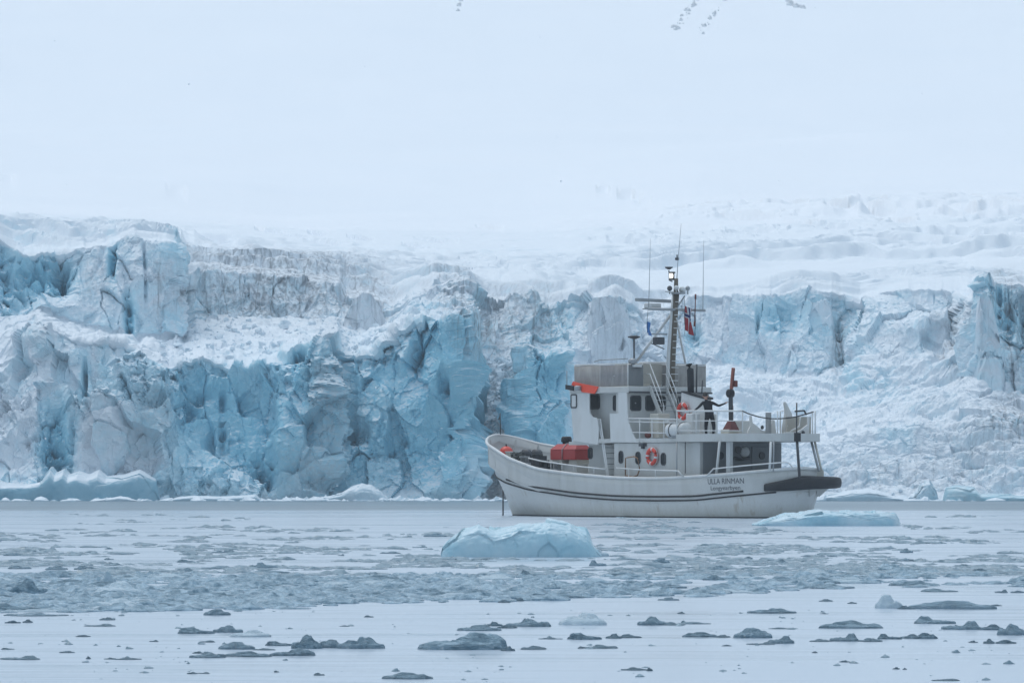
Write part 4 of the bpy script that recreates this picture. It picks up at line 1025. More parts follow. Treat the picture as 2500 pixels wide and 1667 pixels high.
# ---- deck crane
YK = 0.75
cr = MB().box(SL(1781, 1060, YK).x - 0.28, SL(1781, 1060, YK).x + 0.26, YK - 0.26, YK + 0.26, DKZ, DKZ + 0.32).build('deck_crane', M_OFFW, ship, bevel=0.02)
k0 = SL(1785, 1052, YK)
MB().hexa([k0 + Vector(d) for d in ((-0.25, -0.25, 0), (0.3, -0.25, 0), (0.3, 0.25, 0), (-0.25, 0.25, 0), (-0.1, -0.1, 0.42), (0.1, -0.1, 0.42), (0.1, 0.1, 0.42), (-0.1, 0.1, 0.42))]).build('crane_foot', M_CRANE, cr)
MB().tube([SL(1785, 1035, YK), SL(1784, 985, YK), SL(1784, 955, YK)], 0.095, 10, 0.085).build('crane_column', M_DARK, cr)
MB().tube([SL(1787, 1035, YK - 0.05), SL(1787, 990, YK - 0.05)], 0.06, 8).build('crane_ram', M_CRANE, cr)
j0 = SL(1783, 960, YK); MB().lathe((j0.x, j0.y - 0.13, j0.z), [(0.10, 0), (0.17, 0.03), (0.17, 0.23), (0.10, 0.26)], 14, axis='y').build('crane_joint', M_BLACK, cr)
MB().hexa([SL(1781, 950, YK + 0.08), SL(1790, 950, YK + 0.08), SL(1790, 950, YK - 0.04), SL(1781, 950, YK - 0.04), SL(1786, 897, YK + 0.08), SL(1795, 898, YK + 0.08), SL(1795, 898, YK - 0.04), SL(1786, 897, YK - 0.04)]).build('crane_boom', M_CRANE2, cr, bevel=0.03)
MB().tube([SL(1792, 900, YK + 0.12), SL(1789, 945, YK + 0.12)], 0.035, 8).build('crane_cylinder', M_CRANE, cr)
e0 = SL(1795, 936, YK); MB().box(e0.x - 0.07, e0.x + 0.07, YK - 0.08, YK + 0.08, e0.z - 0.14, e0.z + 0.12).build('crane_winch', M_CRANE, cr, bevel=0.02)
# ---- boat cradles, tarpaulin-covered gear and after rails
def cradle(xc, L):
    return MB().prism([SC(px_, py_, xc) for px_, py_ in L], (-0.07, 0, 0)).build('boat_cradle', M_CLEAN, bd)
cradle(-8.3, [(1822, 1067), (1895, 1067), (1891, 1046), (1889, 1026), (1884, 1024), (1880, 1040), (1874, 1049), (1863, 1052), (1855, 1048), (1845, 1039), (1835, 1032), (1833, 1015), (1829, 1015), (1830, 1040), (1824, 1052)])
cradle(-10.25, [(1912, 1069), (1972, 1069), (1974, 1018), (1970, 1018), (1970, 1036), (1955, 1048), (1942, 1054), (1914, 1054)])
MB().tube([SC(1930, 1053, -10.0), SC(1952, 1040, -10.0), SC(1954, 1018, -10.0)], 0.035, 6).build('cradle_arm', M_CLEAN, bd)
for xc, px_, py_ in ((-8.3, 1861, 1043), (-10.25, 1961, 1056)):
    c = SC(px_, py_, xc + 0.1 if px_ < 1900 else xc - 0.1); MB().lathe(c, [(0.05, -0.03), (0.09, 0.0), (0.05, 0.03)], 10, axis='x').build('cradle_roller', M_DARK, bd)
a, b = SC(1918, 1017, -9.4), SC(1976, 1066, -9.4)
MB().box(-9.5, -9.4, b.y, a.y, b.z, a.z).build('canvas_weather_cloth', M_BEIGE, bd)
a = SC(1923, 1066, -9.0)
tp = MB().lathe((-9.0, a.y, DKZ), [(0.22, 0), (0.25, 0.3), (0.22, 0.7), (0.15, 0.95), (0.09, 1.15), (0.07, 1.35), (0.04, 1.42)], 14).build('covered_winch', M_WHITE, bd)
tx = tp.data
for v in tx.vertices:
    hh = v.co.z - DKZ; v.co.y += 0.12 * sstep(0.8, 1.5, np.float64(hh)) + 0.03 * math.sin(7 * v.co.x + 5 * hh); v.co.x += 0.03 * math.sin(6 * v.co.y + 4 * hh)
MB().tube([SC(1905, 1060, -9.2), SC(1905, 1004, -9.2), SC(1912, 1003, -9.2)], 0.03, 6).build('hoop', M_CLEAN, bd)
MB().tube([SC(1945, 1066, -10.4), SC(1945, 983, -10.4)], 0.03, 6).build('aerial_post', M_DARK, bd)
MB().tube([SC(1941, 1004, -10.4), SC(1963, 1002, -10.4), SC(1969, 1012, -10.4)], 0.04, 6).build('towing_light', M_DARK, bd)
c = SC(1876, 1010, -8.6); MB().box(-8.7, -8.5, c.y - 0.07, c.y + 0.07, DKZ, c.z + 0.05).build('bollard_post', M_STEEL, bd)
ed = [(-5.75, 2.38), (-7.5, 2.31), (-9.0, 1.96), (-10.0, 1.46), (-10.7, 0.94), (-10.7, -0.94)]
def edge_at(px_):
    best = None
    for (xa, ya), (xb, yb) in zip(ed, ed[1:]):
        for t in np.linspace(0, 1, 40):
            x, y = xa + (xb - xa) * t, ya + (yb - ya) * t
            d = abs(s2px(x, y, 3.4)[0] - px_)
            if best is None or d < best[0]: best = (d, x, y)
    return best[1], best[2]
for py_, r in ((1003, 0.04), (1027, 0.02), (1051, 0.02)):
    pts = [Vector((*edge_at(px_), SL(px_, py_, edge_at(px_)[1]).z)) for px_ in np.linspace(1644, 1813, 9)]
    MB().tube(pts, r, 6).build('deck_rail', M_CLEAN, bd)
for px_, top_ in ((1646, 1003), (1700, 1003), (1750, 1003), (1813, 1003), (1898, 1003), (1984, 1005), (1991, 1003)):
    x, y = edge_at(px_); z1 = SL(px_, top_, y).z
    MB().tube([(x, y, 3.3), (x, y, z1)], 0.028, 6).build('rail_post', M_CLEAN, bd)
pts = []
for t in np.linspace(0, 1, 14):
    px_ = 1813 + 173 * t; py_ = 1003 + 2 * t + 4 * 18 * t * (1 - t) * (1.15 - 0.3 * t)
    x, y = edge_at(px_); pts.append((x, y, SL(px_, py_, y).z))
MB().tube(pts, 0.028, 6).build('safety_rope', M_BLACK, bd)
# ---- foredeck fittings
MB().tube([SL(1222, 1060, 0.0), SL(1221, 1008, 0.0)], 0.025, 6).build('jack_staff', M_DARK, bul)
MB().prism([SL(1222, 1012, 0.0), SL(1217, 1024, 0.0), SL(1222, 1025, 0.0)], (0, 0.03, 0)).build('staff_pennant', M_DARK, bul)
p = SL(1383, 1080, -0.6); MB().lathe((p.x, p.y, p.z - 0.4), [(0.17, 0), (0.17, 0.4), (0.24, 0.44), (0.22, 0.6), (0.17, 0.66)], 14).build('deck_ventilator', M_BLACK, ship)
p = SL(1226, 1258, 0.0); MB().tube([(9.35, 0.3, 1.1), (9.35, 0.3, 0.5), (9.35, 0.3, -0.5)], 0.035, 6).build('anchor_chain', M_DARK, ship)
wl_ = MB(); p = SL(1300, 1118, 0.4)
rnd = random.Random(5)
wl_.box(p.x - 0.5, p.x + 0.4, 0.0, 0.8, p.z - 0.4, p.z + 0.1)
for sg in (0.0, 0.55): wl_.lathe((p.x + 0.1, 0.1 + sg, p.z + 0.1), [(0.12, -0.15), (0.28, -0.13), (0.28, 0.13), (0.12, 0.15)], 14, axis='y')
winch = wl_.build('windlass', M_DARK, ship)
for k in range(9):
    cx, cy_ = p.x + rnd.uniform(-0.6, 1.1), rnd.uniform(-0.2, 1.2); rr = rnd.uniform(0.15, 0.32); zz_ = p.z + rnd.uniform(-0.15, 0.22)
    pts = [(cx + rr * math.cos(a) + rnd.uniform(-.03, .03), cy_ + rr * math.sin(a), zz_ + rnd.uniform(-0.08, 0.08)) for a in np.linspace(0, 6.28, 14)]
    MB().tube(pts, 0.035, 5, closed=True).build('rope_coil', M_ROPE, winch)
# ------------------------------------------------------------------ things that stand on or hang from the ship
def put(mb_list, name, base, label, cat, group=None):
    o = on_ship(name, base, label, cat, group)
    for nm, mb, mats, bev in mb_list: mb.build(nm, mats, o, off=base, bevel=bev)
    return o
c = SL(1591.5, 1114, 2.2)
put([('ring', MB().torus(c, 0.29, 0.085, 'y', 24, 8, (0, 1)), [M_BUOY, M_CLEAN], 0), ('grab_line', MB().torus(c, 0.385, 0.012, 'y', 24, 5), M_CLEAN, 0)],
    'lifebuoy', c - Vector((0, 0, 0.38)), 'red and white lifebuoy hung between the port side windows of the lower deckhouse', 'lifebuoy')
c = SL(1667, 1004, 0.86)
put([('ring', MB().torus(c, 0.29, 0.085, 'y', 24, 8, (0, 1)), [M_BUOY, M_CLEAN], 0), ('grab_line', MB().torus(c, 0.385, 0.012, 'y', 24, 5), M_CLEAN, 0)],
    'lifebuoy', c - Vector((0, 0, 0.38)), 'red lifebuoy hung on the white engine casing beside the person', 'lifebuoy')
# life raft canister
c = SL(1657, 1050, 2.0); z = c.z
prof_ = [(0.02, -0.62), (0.2, -0.6), (0.29, -0.5)]
for k in range(8):
    xk = -0.46 + 0.13 * k; prof_ += [(0.30, xk - 0.03), (0.30, xk + 0.03), (0.28, xk + 0.05), (0.28, xk + 0.08)]
prof_ += [(0.29, 0.55), (0.2, 0.62), (0.02, 0.64)]
can = MB().lathe((c.x, 2.0, z), prof_, 20, axis='x')
stp = MB(); 
for d in (-0.3, 0.3): stp.torus((c.x + d, 2.0, z), 0.305, 0.02, 'x', 20, 5)
crd = MB().box(c.x - 0.45, c.x + 0.45, 1.8, 2.2, 3.25, z - 0.24)
put([('canister', can, M_CLEAN, 0), ('strap', stp, M_BLACK, 0), ('cradle', crd, M_STEEL, 0)], 'life_raft_canister', (c.x, 2.0, 3.25), 'ribbed white life raft barrel strapped at the boat deck edge', 'life raft')
# red chest on the foredeck
p = SL(1378, 1126, 0.9); Lx, Wy = 1.15, 0.9
x0, x1, y0, y1 = p.x - 1.25, p.x + 0.55, 0.35, 1.25
z0, z1, z2 = SL(1400, 1122, 1.25).z, SL(1400, 1097, 1.25).z, SL(1400, 1083, 1.25).z
ch = MB().box(x0, x1, y0, y1, z0, z1)
ld_ = MB().hexa([(x0 - .02, y0 - .02, z1), (x1 + .02, y0 - .02, z1), (x1 + .02, y1 + .02, z1), (x0 - .02, y1 + .02, z1), (x0 + .2, y0 + .22, z2), (x1 - .2, y0 + .22, z2), (x1 - .2, y1 - .22, z2), (x0 + .2, y1 - .22, z2)])
sp_ = MB().tube([(p.x - 0.35, y1 + .03, z0), (p.x - 0.35, y1 + .03, z1), (p.x - 0.35, y1 - .2, z2 + .01), (p.x - 0.35, y0 + .2, z2 + .01), (p.x - 0.35, y0 - .03, z1), (p.x - 0.35, y0 - .03, z0)], 0.02, 5)
ft = MB().box(x0 + .05, x0 + .6, y0 + .1, y1 - .1, z0 - 0.18, z0).box(x1 - .8, x1 - .1, y0 + .1, y1 - .05, z0 - 0.18, z0)
put([('chest', ch, M_RED, 0.03), ('lid', ld_, M_RED, 0.02), ('strap', sp_, M_STEEL, 0), ('skid', ft, M_OFFW, 0)], 'storage_chest', (p.x, 0.8, z0 - 0.18), 'large red storage chest strapped on the foredeck in front of the wheelhouse', 'chest')
fr = MB().box(x0 + .1, x1 - .1, y0 + .15, y1 - .15, z0 - 0.75, z0 - 0.19); fr.build('chest_plinth', M_WHITE, ship)
c = SL(1236, 1106, 0.2)
put([('float', MB().ball(c, 0.31, 18), M_BUOY, 0), ('eye', MB().tube([c + Vector((0, 0, 0.29)), c + Vector((0, 0, 0.40))], 0.04, 6), M_DARK, 0)], 'mooring_buoy', c - Vector((0, 0, 0.31)), 'round orange red mooring buoy lying in the bow', 'buoy')
c = SL(1252, 1110, 0.55)
put([('box', MB().box(c.x - 0.35, c.x + 0.2, 0.3, 0.8, c.z - 0.45, c.z + 0.1), M_OFFW, 0.02), ('lid', MB().box(c.x - 0.37, c.x + 0.22, 0.28, 0.82, c.z + 0.1, c.z + 0.15), M_CLEAN, 0.01)], 'fish_box', (c.x, 0.55, c.z - 0.45), 'small cream coloured box beside the orange red buoy in the bow', 'box')
for k, (px_, py_, y_) in enumerate(((1275, 1122, 1.3), (1322, 1132, 1.5), (1345, 1136, 1.3))):
    c = SL(px_, py_, y_); q = MB(); q.lathe((c.x, c.y, c.z - 0.12), [(0.1, 0), (0.1, 0.2), (0.14, 0.22), (0.14, 0.27)], 10).lathe((c.x - 0.35, c.y, c.z - 0.12), [(0.1, 0), (0.1, 0.2), (0.14, 0.22), (0.14, 0.27)], 10).box(c.x - 0.5, c.x + 0.15, c.y - 0.1, c.y + 0.1, c.z - 0.6, c.z - 0.12)
    q.build('mooring_bitts', M_STEEL if k != 1 else M_DARK, ship)

# flags
def flag_mesh(p_top, w, h, cols, fold, name, rows=26, colsn=18, lean=0.0):
    mb = MB(); g = []
    for j in range(rows + 1):
        r = []
        for i in range(colsn + 1):
            u, v = i / colsn, j / rows
            wv_ = fold * math.sin(u * 7 + 3.5 * v) * (0.4 + 0.6 * u)
            r.append(Vector(p_top) + Vector((-0.22 * u * w + wv_, -u * w * 0.55 + 0.6 * wv_, -v * h - u * h * lean)))
        g.append(mb.pts(r))
    for j in range(rows):
        for i in range(colsn):
            mb.face((g[j] + i, g[j] + i + 1, g[j + 1] + i + 1, g[j + 1] + i), cols((i + .5) / colsn, (j + .5) / rows), True)
    return mb
def norway(u, v):
    # hangs from its hoist corner, so the fly runs down the cloth
    f, w_ = v, u
    d1, d2 = abs(f - 0.36), abs(w_ - 0.5)
    if d1 < 0.045 or d2 < 0.07: return 2
    if d1 < 0.09 or d2 < 0.14: return 1
    return 0
M_FRED = paint('flag_red', (0.30, 0.022, 0.032), 0.8, 0.1); M_FWHITE = paint('flag_white', (0.5, 0.51, 0.53), 0.8, 0.05); M_FNAVY = paint('flag_navy', (0.02, 0.03, 0.12), 0.8, 0.05)
p = SC(1672, 744, top.x); base = p - Vector((0, 0, 1.3))
fl = put([('cloth', flag_mesh(p, 0.55, 1.05, norway, 0.07, 'cloth', lean=0.22), [M_FRED, M_FWHITE, M_FNAVY], 0), ('halyard', MB().tube([SC(1670, 722, top.x), p, p - Vector((0, 0, 1.25))], 0.009, 5), M_DARK, 0)],
         'national_flag', base, 'limp red flag with blue and white cross hanging from the mast', 'flag')
p = SC(1580, 782, XM - 0.15); base = p - Vector((0, 0, 0.6))
put([('cloth', flag_mesh(p, 0.26, 0.5, lambda u, v: 0, 0.05, 'cloth', 14, 8, 0.3), [M_BLUE], 0), ('halyard', MB().tube([SC(1582, 757, XM - 0.15), p, p - Vector((0, 0, 0.55))], 0.009, 5), M_DARK, 0)],
    'courtesy_flag', base, 'small limp blue pennant hanging under the radar', 'flag')

# ------------------------------------------------------------------ person in black at the crane
def skin_mesh(chains, root):
    """chains: list of [(point, radius), ...]; shared points join into one skeleton"""
    V, E, Rr, ix = [], [], [], {}
    for ch_ in chains:
        last = None
        for p, r in ch_:
            k = tuple(round(c, 4) for c in p)
            if k not in ix: ix[k] = len(V); V.append(Vector(p)); Rr.append(r)
            if last is not None and last != ix[k]: E.append((last, ix[k]))
            last = ix[k]
    me = bpy.data.meshes.new('body'); me.from_pydata([tuple(v) for v in V], E, [])
    o = bpy.data.objects.new('body', me); col.objects.link(o)
    o.modifiers.new('skin', 'SKIN').use_smooth_shade = True
    for i, sv in enumerate(me.skin_vertices[0].data):
        r = Rr[i]; sv.radius = r if isinstance(r, tuple) else (r, r); sv.use_root = False
    me.skin_vertices[0].data[ix[tuple(round(c, 4) for c in root)]].use_root = True
    sb = o.modifiers.new('sub', 'SUBSURF'); sb.levels = 2; sb.render_levels = 2
    dg = bpy.context.evaluated_depsgraph_get(); dg.update()
    out = bpy.data.meshes.new_from_object(o.evaluated_get(dg))
    bpy.data.objects.remove(o)
    return out
YP = 0.95
ft_ = SL(1731, 1062, YP)
B0 = Vector((ft_.x, YP, DKZ - 0.02)); k_ = (SL(1722, 960.5, YP).z - B0.z) / 1.76
# figure axes: r = to its right as we see it (photograph right), d = away from us
rt = Vector((-0.58, -0.8146, 0)); aw = Vector((0.8146, -0.58, 0))
def Pp(r, d, h): return tuple(B0 + rt * (r * k_) + aw * (d * k_) + Vector((0, 0, h * k_)))
pel = (Pp(0.02, 0, 0.93), (0.155 * k_, 0.125 * k_))
chest = (Pp(-0.05, 0.02, 1.30), (0.20 * k_, 0.145 * k_)); belly = (Pp(-0.02, 0, 1.10), (0.175 * k_, 0.14 * k_)); neckb = (Pp(-0.10, 0.02, 1.47), (0.07 * k_, 0.065 * k_)); neck = (Pp(-0.12, 0.03, 1.54), (0.055 * k_, 0.055 * k_))
head1 = (Pp(-0.14, 0.04, 1.62), (0.085 * k_, 0.095 * k_)); head2 = (Pp(-0.15, 0.05, 1.70), (0.075 * k_, 0.085 * k_))
def leg(sg, fr, kr, dd): return [pel, (Pp(0.02 + sg * 0.10, 0, 0.86), 0.105 * k_), (Pp(kr, dd, 0.47), 0.076 * k_), (Pp(kr + 0.0, dd * 0.6, 0.30), 0.062 * k_), (Pp(fr, 0, 0.09), 0.045 * k_), (Pp(fr, 0.02, 0.045), 0.045 * k_), (Pp(fr + 0.01, 0.16, 0.035), 0.035 * k_)]
larm = [chest, (Pp(-0.24, 0.0, 1.40), 0.07 * k_), (Pp(-0.40, -0.08, 1.23), 0.052 * k_), (Pp(-0.56, -0.14, 1.10), 0.036 * k_), (Pp(-0.62, -0.15, 1.065), 0.034 * k_)]
rarm = [chest, (Pp(0.13, 0.02, 1.40), 0.07 * k_), (Pp(0.38, 0.03, 1.27), 0.052 * k_), (Pp(0.62, 0.02, 1.36), 0.036 * k_), (Pp(0.69, 0.02, 1.40), 0.034 * k_)]
def fingers(w, dirr, side):
    L = []
    for k in range(4):
        o = side * (k - 1.5) * 0.019; ln = (0.075, 0.085, 0.08, 0.062)[k]
        a = Vector(w) + o * k_; L.append([(w, 0.034 * k_), (tuple(a + Vector(dirr) * 0.045 * k_), 0.010 * k_), (tuple(a + Vector(dirr) * (0.045 + ln * 0.55) * k_ + Vector((0, 0, -0.008))), 0.0095 * k_), (tuple(a + Vector(dirr) * (0.045 + ln) * k_ + Vector((0, 0, -0.03))), 0.008 * k_)])
    t0 = Vector(w) + side * 0.045 * k_; L.append([(w, 0.034 * k_), (tuple(t0 + Vector(dirr) * 0.02 * k_), 0.011 * k_), (tuple(t0 + Vector(dirr) * 0.06 * k_ + Vector((0, 0, 0.01))), 0.009 * k_)])
    return L
chains = [[pel, belly, chest, neckb, neck, head1, head2], leg(-1, -0.10, -0.12, 0.05), leg(1, 0.15, 0.19, 0.05), larm, rarm]
chains += fingers(larm[-1][0], (rt * -0.85 + Vector((0, 0, -0.5))).normalized(), aw) + fingers(rarm[-1][0], (rt * 0.9 + Vector((0, 0, 0.42))).normalized(), aw)
M_CLOTH = paint('black_clothing', (0.012, 0.014, 0.02), 0.85, 0.3, (0.03, 0.034, 0.045), 8)
M_SKIN = paint('skin', (0.42, 0.24, 0.18), 0.6, 0.0); M_HAIR = paint('dark_hair', (0.015, 0.012, 0.011), 0.7, 0.2); M_BOOT = paint('boots', (0.01, 0.01, 0.012), 0.6, 0.1)
bme = skin_mesh(chains, pel[0])
for m_ in (M_CLOTH, M_SKIN, M_BOOT): bme.materials.append(m_)
person = on_ship('person', B0, 'person in black jacket and trousers reaching out to the deck crane', 'person')
for v in bme.vertices: v.co -= B0
for pl in bme.polygons:
    c = Vector((0, 0, 0))
    for i in pl.vertices: c += bme.vertices[i].co
    c /= len(pl.vertices); h = c.z / k_; r = c.dot(rt) / k_
    pl.use_smooth = True
    pl.material_index = 1 if (h > 1.52 or r < -0.585 or r > 0.655) else 2 if h < 0.20 else 0
body = bpy.data.objects.new('body', bme); col.objects.link(body); body.parent = person
hd = Vector(head2[0]) - B0
hair = MB().ball((0, 0, 0), 0.108 * k_, 16, 0, 1.05)
hv = []
for x, y, z in hair.v:
    fr_ = Vector((x, y, 0)).dot(aw) > 0.03 * k_ and z < 0.02 * k_          # clear of the face
    q_ = 0.55 if fr_ else (0.92 if z > -0.05 * k_ else 0.8)
    hv.append((hd.x + x * q_ - aw.x * 0.015 * k_, hd.y + y * q_ - aw.y * 0.015 * k_, hd.z + 0.01 * k_ + (z * 0.2 if fr_ else z)))
hair.v = hv
hair.build('hair', M_HAIR, person)
fc_ = Vector(head1[0]) - B0
for sg in (-1, 1):
    MB().ball(fc_ + rt * (sg * 0.085 * k_) + Vector((0, 0, 0.02)), 0.028 * k_, 8, 0, 1.3).build('ear', M_SKIN, person)
    MB().ball(fc_ + rt * (sg * 0.033 * k_) + aw * (0.082 * k_) + Vector((0, 0, 0.035)), 0.013 * k_, 8).build('eye', M_HAIR, person)
MB().ball(fc_ + aw * (0.098 * k_), 0.02 * k_, 8, 0, 1.6).build('nose', M_SKIN, person)
MB().ball(fc_ + aw * (0.085 * k_) + Vector((0, 0, -0.05 * k_)), 0.018 * k_, 8, 0, 0.4).build('mouth', M_CRANE, person)
jk = MB().lathe(Vector(pel[0]) - B0 + Vector((0, 0, -0.10 * k_)), [(0.17 * k_, 0.0), (0.175 * k_, 0.05 * k_), (0.165 * k_, 0.20 * k_)], 18)
jk.build('jacket_hem', M_CLOTH, person)
# ------------------------------------------------------------------ floating ice
def ice_material(name, dark, pale, rough=0.22, scale=3.0, spec=0.5, bias=0.5, frost=0.0, bump=0.4, clear=0.0, sharp=0.19):
    t = NT(name)
    oi = t.add('ShaderNodeObjectInfo')
    add = t.add('ShaderNodeVectorMath', operation='ADD')
    t.link(t.coords('Object'), add.inputs[0])
    cmb = t.add('ShaderNodeCombineXYZ'); t.link(t.math('MULTIPLY', oi.outputs['Random'], 37.0), cmb.inputs[0]); t.link(cmb.outputs[0], add.inputs[1])
    v = add.outputs[0]
    n = t.noise(scale, 6, 0.62, v, 0.8)
    f = t.ramp(n, [(bias - sharp, 0.0), (bias + sharp, 1.0)])
    c = t.mix(f, dark, pale)
    c = t.mix(t.math('MULTIPLY', oi.outputs['Random'], 0.45), c, pale)
    if frost:
        geo = t.add('ShaderNodeNewGeometry'); sn = t.add('ShaderNodeSeparateXYZ'); t.link(geo.outputs['True Normal'], sn.inputs[0])
        led = t.ramp(t.math('ADD', sn.outputs[2], t.math('MULTIPLY', t.math('SUBTRACT', t.noise(scale * 3, 4, 0.6, v), 0.5), 0.8)), [(0.40, 0.0), (0.75, 1.0)])
        c = t.mix(t.math('MULTIPLY', led, frost), c, (0.76, 0.82, 0.87))
    t.set(Base_Color=c, Roughness=rough, IOR=1.31, Transmission_Weight=clear)
    t.bump(t.noise(scale * 4, 5, 0.6, v), bump, 0.03)
    return t.m
M_FLOE = ice_material('grey_floe_ice', (0.135, 0.23, 0.295), (0.38, 0.52, 0.61), 0.08, 4.0, bump=1.0, sharp=0.12, bias=0.52)
M_FLOE_PALE = ice_material('pale_clear_ice', (0.36, 0.50, 0.58), (0.62, 0.73, 0.80), 0.08, 4.0, bump=0.7)
M_BERG = ice_material('turquoise_berg_ice', (0.21, 0.52, 0.64), (0.64, 0.77, 0.82), 0.2, 0.9, frost=0.3, bump=0.6)
M_LEDGE = ice_material('blue_ledge_ice', (0.16, 0.38, 0.50), (0.40, 0.60, 0.69), 0.35, 0.5, frost=0.95, bump=0.8)
M_BERG_W = ice_material('white_berg_ice', (0.36, 0.58, 0.68), (0.66, 0.76, 0.82), 0.45, 0.6, frost=0.9, bump=0.8)
M_BRASH = ice_material('brash_ice', (0.14, 0.235, 0.30), (0.42, 0.56, 0.65), 0.10, 5.0, bump=1.0, sharp=0.14)

M_CHIP = ice_material('dark_wet_ice', (0.11, 0.175, 0.215), (0.32, 0.42, 0.48), 0.12, 3.0)
def polar_lump(seed, rings=9, n=28, steep=0.5, rug=0.45):
    """unit floe: footprint about 1 across, 1 tall, waterline at z = 0; several ragged humps on a low ragged base"""
    r = np.random.RandomState(seed)
    th = np.linspace(0, 2 * math.pi, n, endpoint=False)
    out = 0.45 * (1 + 0.08 * sum(r.uniform(-1, 1) * np.cos(k * th + r.uniform(0, 6.28)) for k in range(1, 5)) + 0.10 * r.uniform(-1, 1, n))
    humps = [(r.uniform(-0.32, 0.32), r.uniform(-0.28, 0.28), r.uniform(0.35, 0.8), r.uniform(1.6, 4.5), r.uniform(0.5, 1.0)) for _ in range(r.randint(3, 7))]
    hx, hy, hh, hs, he = humps[0]; humps[0] = (hx * 0.7, hy * 0.7, 1.05, r.uniform(1.6, 3.2), he)
    V = []
    for i in range(rings + 1):
        t = 0.0 if i == 0 else 0.03 + 0.97 * ((i - 1) / (rings - 1)) ** 1.25
        rr = out * (1 - t) ** 0.85
        x = rr * np.cos(th); y = rr * np.sin(th)
        z = np.full(n, 0.36 + 0.12 * steep)
        for cx, cy, h, sl, e in humps:
            d = np.abs(x - cx) * e + np.abs(y - cy) * (1.5 - e) + 0.25 * np.hypot(x - cx, y - cy)
            z = np.maximum(z, np.minimum(h - 1.6 * sl * np.maximum(d - 0.10, 0), h * 0.9))
        z = z * (1 - (1 - t) ** (7 / steep) * 0.7)
        z = z + rug * (0.22 * vnoise2(x * 7 + seed, y * 7 + 3.1, seed) + 0.20 * vnoise2(x * 17 + seed, y * 17, seed + 5)) * (0.35 + 0.65 * min(1, 3 * t))
        if i == 0: z = np.full(n, -0.35)
        if i == 1: z = np.clip(z, 0.0, 0.06 + 0.42 * r.uniform(0, 1, n))
        V.append(np.stack([x, y, np.maximum(z, -0.35)], -1))
    return V
def lump_to_mesh(name, V, mat, smooth=False):
    n = len(V[0]); k = len(V)
    co = np.concatenate(V[:-1] + [V[-1].mean(0, keepdims=True)])
    f = []
    for i in range(k - 2):
        for j in range(n): f.append((i * n + j, i * n + (j + 1) % n, (i + 1) * n + (j + 1) % n, (i + 1) * n + j))
    c = (k - 1) * n
    for j in range(n): f.append(((k - 2) * n + j, (k - 2) * n + (j + 1) % n, c))
    me = bpy.data.meshes.new(name); me.from_pydata(co.tolist(), [], f); me.materials.append(mat)
    for p in me.polygons: p.use_smooth = smooth
    return me
floe_meshes = [lump_to_mesh('ice_floe', polar_lump(100 + k, 12, 40, 0.35 + 0.06 * (k % 6), 0.35 + 0.05 * (k % 5)), M_FLOE) for k in range(18)]
pale_meshes = [lump_to_mesh('ice_floe', polar_lump(300 + k, 12, 40, 0.8, 0.3), M_FLOE_PALE, True) for k in range(4)]
rf = random.Random(11)
NFL = [0]
def floe(px0, px1, pyb, hpx, label, group, pale=False, cat='ice floe', rz=None, aspect=None):
    Y = water_dist(pyb); w = (px1 - px0) * Y / F; h = max(hpx * Y / F, 0.012)
    me = rf.choice(pale_meshes if pale else floe_meshes)
    o = bpy.data.objects.new('ice_floe', me); col.objects.link(o)
    dep = w * (aspect or rf.uniform(0.5, 0.9))
    o.location = ((0.5 * (px0 + px1) - 1250) * Y / F, Y + dep * 0.42, 0)
    o.scale = (w * 1.3, dep, h * 0.85)
    o.rotation_euler = (0, 0, rz if rz is not None else rf.choice((0, math.pi)) + rf.uniform(-0.2, 0.2))
    tag(o, label, cat, group); NFL[0] += 1
    return o
# pieces one can pick out of the photograph: x0, x1, waterline row, height, measured on three enlargements (2.8 x)
C1 = [(30,400,738,26),(40,125,785,22),(160,220,782,28),(590,770,808,20),(685,770,765,24),(525,605,878,16),(1230,1440,858,50),(1470,1630,850,60),(1370,1460,916,16),(1025,1078,912,14),(1505,1720,965,65),(1730,1870,970,15),(1830,1990,940,38),(2000,2190,960,105),(2150,2352,955,70),(1860,2120,1008,55),(1545,1840,1015,40),(1320,1530,1022,45),(800,950,1035,18),(0,255,1035,30),(400,500,988,16),(2150,2215,1142,20),(1280,1340,1132,16),(1340,1430,1130,12),(1400,1560,732,55),(1215,1320,370,25),(1450,1530,306,20),(1530,1600,302,24),(720,765,280,15),(1370,1560,415,25),(1740,1880,410,45),(60,200,415,28),(320,440,420,30),(520,650,420,35),(690,900,418,22),(1210,1310,432,30),(1690,1950,445,30),(385,435,458,14),(800,970,478,20),(270,380,292,24),(30,140,325,22),(80,240,298,14),(760,905,318,12),(715,775,352,14),(2035,2150,285,18),(2310,2352,325,14),(1350,1440,362,10),(15,90,965,14),(1320,1380,992,18),(1875,1905,1120,14),(590,620,1030,24),(720,790,1032,14)]
C2 = [(585,710,195,28),(430,490,198,12),(280,400,310,18),(1710,1815,395,45),(2140,2250,375,42),(2110,2310,410,25),(150,280,455,22),(340,470,470,35),(1230,1390,470,50),(835,1080,838,50),(1010,1100,805,35),(1090,1200,820,25),(1170,1430,810,60),(2045,2220,800,65),(2220,2352,800,25),(0,265,960,95),(1110,1190,975,38),(1240,1400,965,28),(1370,1500,895,14),(1580,1770,898,55),(1830,1920,890,40),(1930,2050,885,28),(1680,1890,958,28),(330,600,1168,52),(1945,2085,1108,25),(2100,2135,1112,30),(1085,1160,645,26),(1180,1250,635,28),(2190,2310,630,25),(170,225,745,16),(0,60,808,10),(1630,1665,958,18),(955,1010,356,12),(770,810,358,14),(1910,2060,428,18),(2310,2352,720,16),(500,590,270,14),(320,450,280,14)]
